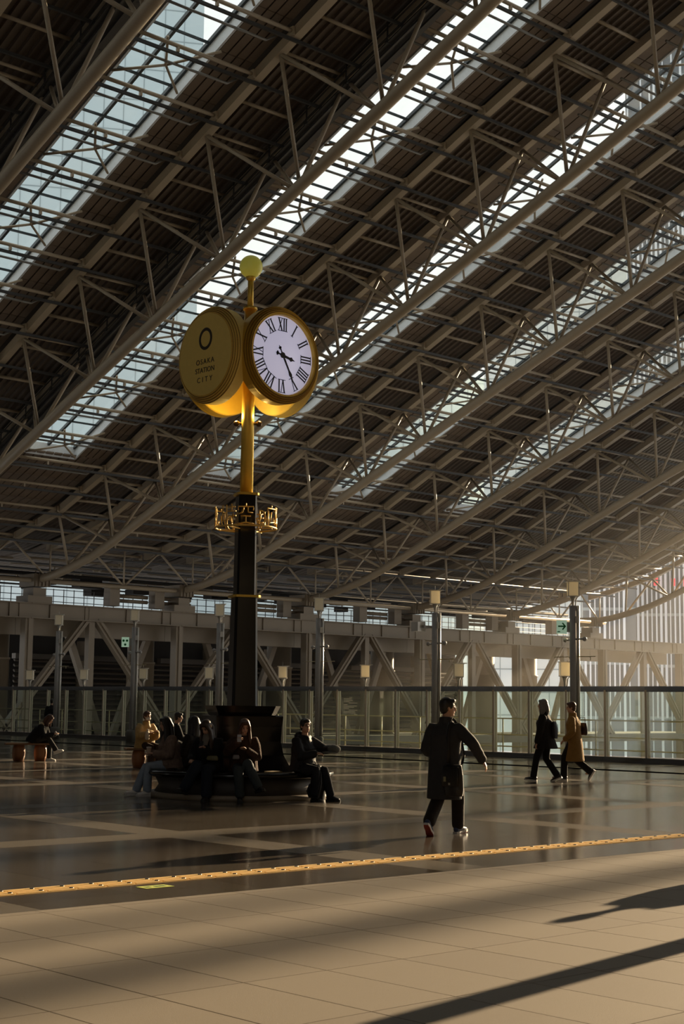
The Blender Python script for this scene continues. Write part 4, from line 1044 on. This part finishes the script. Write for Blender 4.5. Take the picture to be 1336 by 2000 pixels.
    if hood: c.ell(N + RL @ Vector((0, -0.10, -0.01)), (0.13, 0.08, 0.10)); c.loft([N + RL @ Vector((-0.12, -0.02, 0.0)), N + RL @ Vector((0, 0.07, -0.02)), N + RL @ Vector((0.12, -0.02, 0.0))], [(0.04, 0.045)] * 3, (0, 0, 1), 10)
    link('coat', remesh(c, 0.0135, 3, coat, 'coat'), body)
    W2 = lambda v: Vector(loc) + Matrix.Rotation(rz, 3, 'Z') @ (Vector(v) * s)
    return dict(o=body, W=W2, rz=rz, wr=wrs, el=el, sh=sh, N=N, P=P, HC=HC, T=T, kn=kn, an=an)

def place(o, p, loc_local, rot=(0, 0, 0)):
    o.location = p['W'](loc_local); o.rotation_mode = 'XYZ'
    o.rotation_euler = (Matrix.Rotation(p['rz'], 3, 'Z') @ Euler(rot).to_matrix()).to_euler()
    return o
PHB = mat('phone_body', (0.03, 0.03, 0.035), 0.3); PHS = mat('phone_screen', (0.5, 0.52, 0.55), 0.2, emit=(0.8, 0.9, 1, 0.1))
def phone(p, at, rot, label, colm=None):
    o = MB().box((0, 0, 0), (0.068, 0.009, 0.125)).build('phone', colm or PHB); MB().box((0, -0.005, 0), (0.062, 0.002, 0.115)).build('screen', PHS, o)
    tag(o, label, 'phone'); return place(o, p, at, rot)

# ---- walking man with shoulder bag
WK = Vector((14.03, 13.18, 0)); WH = (0.93, 0.36)
CHAR = cloth('charcoal', (0.034, 0.035, 0.039), 0.8, 0.3, 20)
w = person(WK, WH, 'man in long charcoal coat walking away, right arm swung out, black bag at hip',
    pelvis=(0.0, 0.02, 0.90), lean=5, head=(2, -52), ank=((-0.08, -0.30, 0.165), (0.08, 0.28, 0.09)), foot=((6, -38), (-8, 6)), kpole=((0, 1, 0), (0, 1, 0.1)),
    wr=((-0.17, 0.22, 0.96), (0.47, 0.12, 0.93)), epole=((-0.45, -1, -0.2), (0.5, -1, 0.4)), fingers_dir=(None, (0.45, 0.1, -0.8)), curl=(0.6, 0.55),
    coat=CHAR, coat_len=0.46, flare=1.0, bulk=1.04, trousers=cloth('black_brown', (0.020, 0.015, 0.013)), wide=1.15, shoes=mat('shoe_blue', (0.02, 0.035, 0.10), 0.6, bump=0.2), sole=SOLEW, hair='short', collar=0.045, specs=True, outsole=mat('outsole_red', (0.42, 0.06, 0.03), 0.6), quilt=True, voxel=0.007)
def bag(loc, rz, w, d, h, label, m, name='shoulder_bag', flap=True):
    o = empty(name, loc, rz); tag(o, label, 'bag')
    bb = MB(); bb.loft([(0, 0, -h / 2), (0, 0, -h * 0.3), (0, 0, 0.1 * h), (0, 0, h * 0.42)], [(w * 0.48, d * 0.5), (w * 0.53, d * 0.58), (w * 0.5, d * 0.5), (w * 0.42, d * 0.30)], (1, 0, 0), 20, False)
    link('bag_body', remesh(bb, 0.011, 3, m, 'bag_body'), o)
    if flap:
        fl = MB(); fl.loft([(0, -d * 0.5, h * 0.35), (0, -d * 0.60, 0.0), (0, -d * 0.57, -h * 0.2)], [(w * 0.46, 0.012), (w * 0.5, 0.012), (w * 0.46, 0.012)], (1, 0, 0), 12); fl.build('flap', m, o)
        bk_ = MB(); bk_.box((0, -d * 0.63, -h * 0.12), (0.03, 0.01, 0.04)); bk_.build('buckle', mat('buckle', (0.5, 0.48, 0.42), 0.3, metal=0.8), o)
    return o
bp_ = w['W']((0.20, -0.17, 0.70)); bo_ = bag(bp_, w['rz'] - 0.25, 0.27, 0.15, 0.42, 'black soft shoulder bag hanging at the hip of the walking man', LEATHER)
stp = MB(); inv = bo_.matrix_basis.inverted() if False else None
def tolocal(o, v): return Matrix.Rotation(-o.rotation_euler[2], 3, 'Z') @ (Vector(v) - Vector(o.location))
pts = [w['W'](q) for q in ((0.14, -0.20, 0.90), (0.13, -0.205, 1.05), (0.12, -0.205, 1.2), (0.12, -0.15, 1.36), (0.11, -0.03, 1.455), (0.12, 0.09, 1.40), (0.16, 0.17, 1.2), (0.22, 0.12, 0.98), (0.26, -0.05, 0.88))]
stp.loft([tolocal(bo_, q) for q in pts], [(0.021, 0.005)] * len(pts), (1, 0, 0.3), 8, False); stp.build('strap', LEATHER, bo_)
tg = MB(); tg.box((-0.06, -0.11, 0.0), (0.035, 0.01, 0.06)); tg.build('key_tag', mat('tag_olive', (0.25, 0.24, 0.14), 0.6), bo_)

# ---- walking pair, seen from behind, heading left
LEFTH = (-RV * 0.93 + FV * 0.36)
a1 = person(Vector((25.95, 21.35, 0)), LEFTH, 'grey haired person in loose black jacket walking left beside the tan coat',
    pelvis=(0, 0, 0.93), lean=3, head=(0, 18), ank=((-0.08, 0.24, 0.09), (0.08, -0.24, 0.125)), foot=((4, 6), (-6, -22)), s=1.02,
    wr=((-0.27, 0.12, 0.80), (0.27, -0.08, 0.80)), coat=cloth('black_jacket', (0.016, 0.014, 0.013)), coat_len=0.24, flare=1.3, bulk=1.18, trousers=cloth('black', (0.012, 0.011, 0.011)), wide=0.98,
    shoes=LEATHER, sole=SOLEW, hair='bob', hairm=HAIRG, collar=0.08, voxel=0.0095)
a2 = person(Vector((26.80, 21.22, 0)), LEFTH, 'person in long tan coat and dark trousers walking left, brown bob, bag on shoulder',
    pelvis=(0, 0, 0.92), lean=4, head=(4, 12), ank=((-0.08, 0.22, 0.09), (0.08, -0.34, 0.20)), foot=((4, 4), (-6, -58)), s=1.0,
    wr=((-0.24, 0.16, 0.90), (0.22, 0.10, 0.95)), coat=cloth('tan_coat', (0.27, 0.155, 0.045), var=0.18), coat_len=0.50, flare=1.12, bulk=1.08, trousers=cloth('black', (0.012, 0.011, 0.011)), wide=1.05,
    shoes=LEATHER, sole=SOLEW, hair='short', hairm=HAIRBR, collar=0.05, voxel=0.0095)
b1 = bag(a2['W']((0.25, -0.13, 1.14)), a2['rz'] + 1.2, 0.26, 0.10, 0.30, 'dark boxy handbag under the arm of the person in the tan coat', mat('bag_plum', (0.03, 0.014, 0.014), 0.45), 'handbag', False)
hs = MB(); hs.tube([(-0.09, 0, 0.13), (-0.06, -0.02, 0.24), (0.06, -0.02, 0.24), (0.09, 0, 0.13)], 0.008, 6); hs.build('handle', LEATHER, b1)
b2_ = bag(a1['W']((0.02, -0.195, 1.10)), a1['rz'] + PI, 0.27, 0.13, 0.40, 'black flat backpack on the back of the grey haired person', cloth('black_pack', (0.011, 0.011, 0.012), 0.6), 'backpack', False)
zp = MB(); zp.tube([(-0.05, 0.062, 0.12), (-0.07, 0.072, -0.08)], 0.007, 6); zp.build('zip', mat('zip_grey', (0.3, 0.28, 0.26), 0.4), b2_)

# ---- people seated round the clock
TOCAM = -FV
def seat_at(r, f): return C0 + RV * r + FV * f
SEATP = (0, -0.02, 0.555)
j_lt = cloth('pale_denim', (0.28, 0.33, 0.40)); j_dk = cloth('dark_denim', (0.018, 0.024, 0.036)); j_gy = cloth('grey_denim', (0.05, 0.062, 0.068))
p1 = person(seat_at(-1.22, -0.22), -RV * 0.92 - FV * 0.4, 'person in brown fuzzy coat and pale jeans seated left on the round bench',
    pelvis=SEATP, lean=8, head=(12, 4), ank=((-0.10, 0.42, 0.09), (0.09, 0.56, 0.09)), foot=((5, 0), (-5, 8)), wr=((-0.10, 0.30, 0.72), (0.10, 0.30, 0.72)),
    coat=cloth('brown_fuzzy', (0.20, 0.14, 0.11), 0.95, 0.7, 40, 0.45), coat_len=0.08, bulk=1.22, trousers=j_lt, shoes=mat('shoe_white', (0.78, 0.76, 0.72), 0.6), sole=SOLEW, hair='long', lap=0.35)
cup = empty('drink_cup', p1['W']((0.0, 0.38, 0.76))); tag(cup, 'pale drink cup held by the person in the brown fuzzy coat', 'cup')
MB().lathe([(0.03, -0.07), (0.042, 0.06), (0.0, 0.06)], 16).build('cup_body', mat('cup_cream', (0.55, 0.42, 0.32), 0.5), cup); MB().lathe([(0.045, 0.06), (0.045, 0.075), (0.0, 0.08)], 16).build('cup_lid', MASKW, cup)
pbag = bag(p1['W']((0.16, 0.13, 0.70)), p1['rz'], 0.24, 0.12, 0.15, 'small black handbag on the lap of the person in pale jeans', LEATHER, 'handbag', False)
p2 = person(seat_at(-0.88, 0.85), -RV * 0.75 + FV * 0.6, 'black haired person in black coat seated on the far side of the round bench',
    pelvis=SEATP, lean=5, head=(6, 0), ank=((-0.10, 0.45, 0.09), (0.09, 0.50, 0.09)), wr=((-0.12, 0.30, 0.70), (0.12, 0.30, 0.70)), coat=cloth('black_coat', (0.010, 0.010, 0.010)), coat_len=0.08, bulk=1.15, hair='long', lap=0.4)
p3 = person(seat_at(-0.44, -1.16), -FV * 0.95 - RV * 0.25, 'person in black coat with hair clip looking down at a phone on the round bench',
    pelvis=SEATP, lean=14, head=(34, -14), ank=((-0.10, 0.42, 0.09), (0.26, 0.50, 0.20)), kpole=((0, 1, 0.4), (-0.2, 1, 0.5)), foot=((0, 0), (-20, 14)),
    wr=((-0.02, 0.30, 0.86), (0.22, 0.30, 0.66)), coat=cloth('black_coat', (0.010, 0.010, 0.010)), coat_len=0.08, bulk=1.15, trousers=j_dk, wide=1.35, hair='long', hairm=mat('hair_dark_brown', (0.03, 0.014, 0.008), 0.42, var=0.4, scale=60, bump=0.16, bscale=120, stretch=(1, 1, 0.1)), lap=0.45, sole=SOLEB, fingers_dir=((0.35, 0.7, 0.3), None), curl=(0.9, 0.5), shoes=LEATHER)
phone(p3, p3['wr'][0] + Vector((0.05, 0.085, 0.055)), (0.5, 0, 0), 'dark phone held by the person with the hair clip')
MB().ell(p3['T']((-0.085, -0.02, 0.02)), (0.022, 0.035, 0.032)).build('hair_clip', mat('clip_cream', (0.55, 0.42, 0.28), 0.5), p3['o'])
sc_ = MB(); sc_.loft([p3['N'] + Vector((0, 0.09, 0.03)), p3['N'] + Vector((0, 0.16, -0.06)), p3['N'] + Vector((0, 0.17, -0.16))], [(0.07, 0.03), (0.06, 0.03), (0.035, 0.015)]); sc_.build('scarf', cloth('grey_scarf', (0.17, 0.15, 0.125)), p3['o'])
clb = bag(p3['W']((-0.13, 0.26, 0.70)), p3['rz'], 0.20, 0.06, 0.09, 'olive clutch bag on the lap of the person with the hair clip', mat('clutch_olive', (0.13, 0.115, 0.05), 0.5), 'clutch_bag', False)
p4 = person(seat_at(0.12, -1.20), -FV + RV * 0.05, 'person with long auburn hair in brown fur coat looking at a pale phone',
    pelvis=SEATP, lean=9, head=(22, 10), ank=((-0.26, 0.44, 0.24), (0.04, 0.40, 0.09)), kpole=((0.25, 1, 0.6), (0, 1, 0.4)), foot=((28, 10), (0, 0)),
    wr=((-0.05, 0.30, 0.83), (0.10, 0.30, 0.98)), epole=((-0.8, -0.6, -0.6), (0.8, -0.5, -0.8)), fingers_dir=((0.5, 0.5, 0.5), (-0.3, 0.55, 0.5)), curl=(1.0, 0.8),
    coat=cloth('brown_fur', (0.050, 0.024, 0.014), 0.9, 0.8, 45, 0.5), coat_len=0.08, bulk=1.2, trousers=j_gy, wide=1.15, hair='long', hairm=HAIRBR, lap=0.25, shoes=LEATHER)
phone(p4, p4['wr'][1] + Vector((-0.03, 0.09, 0.05)), (0.35, 0, 0), 'pale phone held by the auburn haired person', mat('phone_pale', (0.5, 0.5, 0.52), 0.3))
ch = bag(p4['W']((0.12, 0.24, 0.72)), p4['rz'], 0.12, 0.06, 0.08, 'tiny pale purse on the lap of the auburn haired person', mat('purse_pale', (0.22, 0.2, 0.2), 0.5), 'purse', False)
p5 = person(seat_at(1.12, -0.92), RV * 0.72 - FV * 0.70, 'man in glasses and dark hooded jacket seated at the right end of the round bench',
    pelvis=SEATP, lean=4, head=(0, -14), ank=((-0.13, 0.52, 0.09), (0.13, 0.40, 0.09)), foot=((8, 0), (-12, 0)), wr=((-0.20, 0.46, 0.86), (0.06, 0.34, 0.78)), epole=((-0.8, -0.8, -0.5), (0.8, -0.8, -0.6)),
    fingers_dir=((0.2, 0.6, 0.5), (-0.4, 0.8, 0.1)), curl=(0.8, 0.8), coat=cloth('navy_jacket', (0.012, 0.012, 0.015), 0.6), coat_len=0.08, bulk=1.22, trousers=cloth('navy_trousers', (0.016, 0.017, 0.022)), hair='short', hood=True, specs=True, lap=0.2, shoes=LEATHER)
hat = empty('flat_cap', p5['W']((-0.16, 0.56, 0.86)), p5['rz']); tag(hat, 'grey cap held in the hands of the man in glasses', 'cap')
hb = MB(); hb.ell((0, 0, 0), (0.13, 0.10, 0.075)); hb2 = MB(); hb2.ell((0.05, -0.03, -0.05), (0.17, 0.12, 0.015)); GC = cloth('grey_cap', (0.10, 0.105, 0.10)); hb.build('crown', GC, hat); hb2.build('brim', GC, hat)
bpk = empty('backpack', Vector((17.13, 18.98, 0)), p5['rz'] + 0.3); tag(bpk, 'black backpack standing on the floor in front of the man in glasses', 'backpack')
bb = MB(); bb.loft([(0, 0, 0.03), (0, 0, 0.2), (0, 0, 0.42), (0, 0, 0.55)], [(0.15, 0.11), (0.17, 0.13), (0.155, 0.11), (0.10, 0.06)], (1, 0, 0), 20); PK = mat('backpack_black', (0.022, 0.021, 0.02), 0.5, bump=0.25, bscale=30)
link('pack_body', remesh(bb, 0.012, 3, PK, 'pack_body'), bpk)
pk = MB(); pk.loft([(0, -0.12, 0.06), (0, -0.15, 0.16), (0, -0.12, 0.27)], [(0.11, 0.02), (0.12, 0.04), (0.10, 0.02)], (1, 0, 0), 14); pk.build('pocket', PK, bpk)
pk = MB(); pk.tube([(0.12, 0.10, 0.48), (0.2, 0.16, 0.3), (0.26, 0.14, 0.06), (0.30, 0.10, 0.02)], 0.014, 6); pk.tube([(-0.04, 0, 0.56), (0, 0, 0.62), (0.04, 0, 0.56)], 0.009, 6); pk.build('strap', PK, bpk)

# ---- people on the wooden benches
p6 = person(Vector((22.05, 30.85, 0)), -FV * 0.75 + RV * 0.66, 'masked person in tan puffer jacket seated on the wooden bench',
    pelvis=(0, 0, 0.575), lean=4, head=(4, 10), ank=((-0.12, 0.40, 0.09), (0.10, 0.44, 0.09)), wr=((-0.10, 0.34, 0.86), (0.16, 0.36, 0.84)), coat=cloth('tan_puffer', (0.42, 0.27, 0.10), 0.6, 0.5, 14), coat_len=0.12, bulk=1.32, trousers=cloth('brown_trousers', (0.05, 0.03, 0.02)), hair='short', hairm=HAIRBR, mask=True, collar=0.05, quilt=True, lap=0.2, voxel=0.010)
p7 = person(Vector((22.42, 30.25, 0)), FV * 0.35 + RV * 0.9, 'person in flowing black coat seen from behind beside the masked person',
    pelvis=(0, 0, 0.575), lean=14, head=(8, -10), ank=((-0.12, 0.45, 0.09), (0.10, 0.48, 0.09)), wr=((-0.16, 0.40, 0.80), (0.20, 0.40, 0.74)), coat=cloth('black_coat', (0.010, 0.010, 0.010)), coat_len=0.26, flare=1.5, bulk=1.15, hair='short', lap=0.5, voxel=0.010)
pb = empty('paper_bag', p6['W']((0.22, 0.42, 0.80))); tag(pb, 'small pale paper bag held between the two people on the bench', 'bag')
g = MB(); g.loft([(0, 0, -0.08), (0, 0, 0.0), (0, 0, 0.08)], [(0.06, 0.04), (0.065, 0.045), (0.05, 0.02)]); g.build('bag_body', mat('paper_pale', (0.6, 0.5, 0.38), 0.8), pb); g = MB(); g.loft([(0, 0, 0.08), (0.015, 0, 0.14)], [(0.03, 0.012), (0.04, 0.01)]); g.build('crumpled_top', mat('paper_pale', (0.6, 0.5, 0.38), 0.8), pb)
tb_ = empty('tote_bag', p6['W']((0.0, 0.36, 0.14))); tag(tb_, 'patterned tote bag standing at the feet of the masked person', 'bag')
g = MB(); g.box((0, 0, 0.02), (0.26, 0.12, 0.28)); g.build('bag_body', mat('tote_pattern', (0.20, 0.11, 0.06), 0.8, var=0.7, scale=16), tb_); g = MB(); g.tube([(-0.07, 0, 0.15), (-0.05, 0, 0.27), (0.05, 0, 0.27), (0.07, 0, 0.15)], 0.009, 6); g.build('handle', LEATHER, tb_)
p8 = person(Vector((21.72, 35.42, 0)), RV * 0.97 - FV * 0.1, 'person in dark jacket with pale hood stooping over a phone on the far left bench',
    pelvis=(-0.02, -0.04, 0.575), lean=38, head=(38, 0), ank=((-0.08, 0.38, 0.09), (0.10, 0.62, 0.30)), kpole=((0, 1, 0.5), (0, 1, 0.6)), foot=((0, 0), (0, 20)), wr=((-0.08, 0.52, 0.72), (0.10, 0.52, 0.72)), coat=cloth('black_coat', (0.010, 0.010, 0.010)), coat_len=0.06, bulk=1.2, trousers=cloth('charcoal_trousers', (0.03, 0.03, 0.03)), wide=0.9, shoes=mat('shoe_white', (0.78, 0.76, 0.72), 0.6), sole=SOLEW, hair='bob', hairm=HAIRBR, voxel=0.010)
fur = MB(); fur.loft([p8['N'] + Vector((-0.12, -0.04, 0.0)), p8['N'] + Vector((0, -0.10, 0.04)), p8['N'] + Vector((0.12, -0.04, 0.0))], [(0.045, 0.045)] * 3, (0, 0, 1), 10); fur.build('fur_hood', cloth('cream_fur', (0.5, 0.38, 0.24), 0.9, 0.8), p8['o'])
phone(p8, p8['wr'][1] + Vector((-0.06, 0.09, 0.03)), (0.6, 0, 0), 'phone held by the stooping person at far left')
cup2 = empty('drink_cup', p8['W']((-0.20, 0.30, 0.56))); tag(cup2, 'tall pale cup with red straw by the stooping person', 'cup')
MB().lathe([(0.032, -0.08), (0.045, 0.08), (0.0, 0.08)], 16).build('cup_body', MASKW, cup2); MB().tube([(0, 0, 0.08), (0.03, 0, 0.2)], 0.006, 6).build('straw', mat('straw_red', (0.5, 0.02, 0.02), 0.5), cup2)
# ---- distant standing figure
p9 = person(Vector((36.1, 57.6, 0)), FV, 'person in black standing by the balustrade behind the far left lamp post',
    pelvis=(0, 0, 0.93), ank=((-0.1, 0.02, 0.09), (0.1, -0.02, 0.09)), coat=cloth('black_coat', (0.010, 0.010, 0.010)), coat_len=0.35, bulk=1.15, hair='short', voxel=0.012, s=0.98)
# ---- just outside the right edge: the passer by and the post whose shadows cross the pale tiles
p10 = person(Vector((15.35, 8.42, 0)), (-0.95, -0.2), 'person in dark coat walking in from beyond the right edge of view',
    pelvis=(0, 0, 0.92), ank=((-0.09, 0.22, 0.09), (0.09, -0.26, 0.12)), foot=((0, 6), (0, -25)), wr=((-0.32, 0.1, 0.85), (0.28, -0.1, 0.85)), coat=CHAR, coat_len=0.3, bulk=1.15, hair='short', voxel=0.012)
o = copy_tree(lp); o.location = (13.6, 6.95, 0); tag(o, 'lamp post standing just beyond the right edge of view', 'lamp post', 'tall lamp posts along the balustrade')
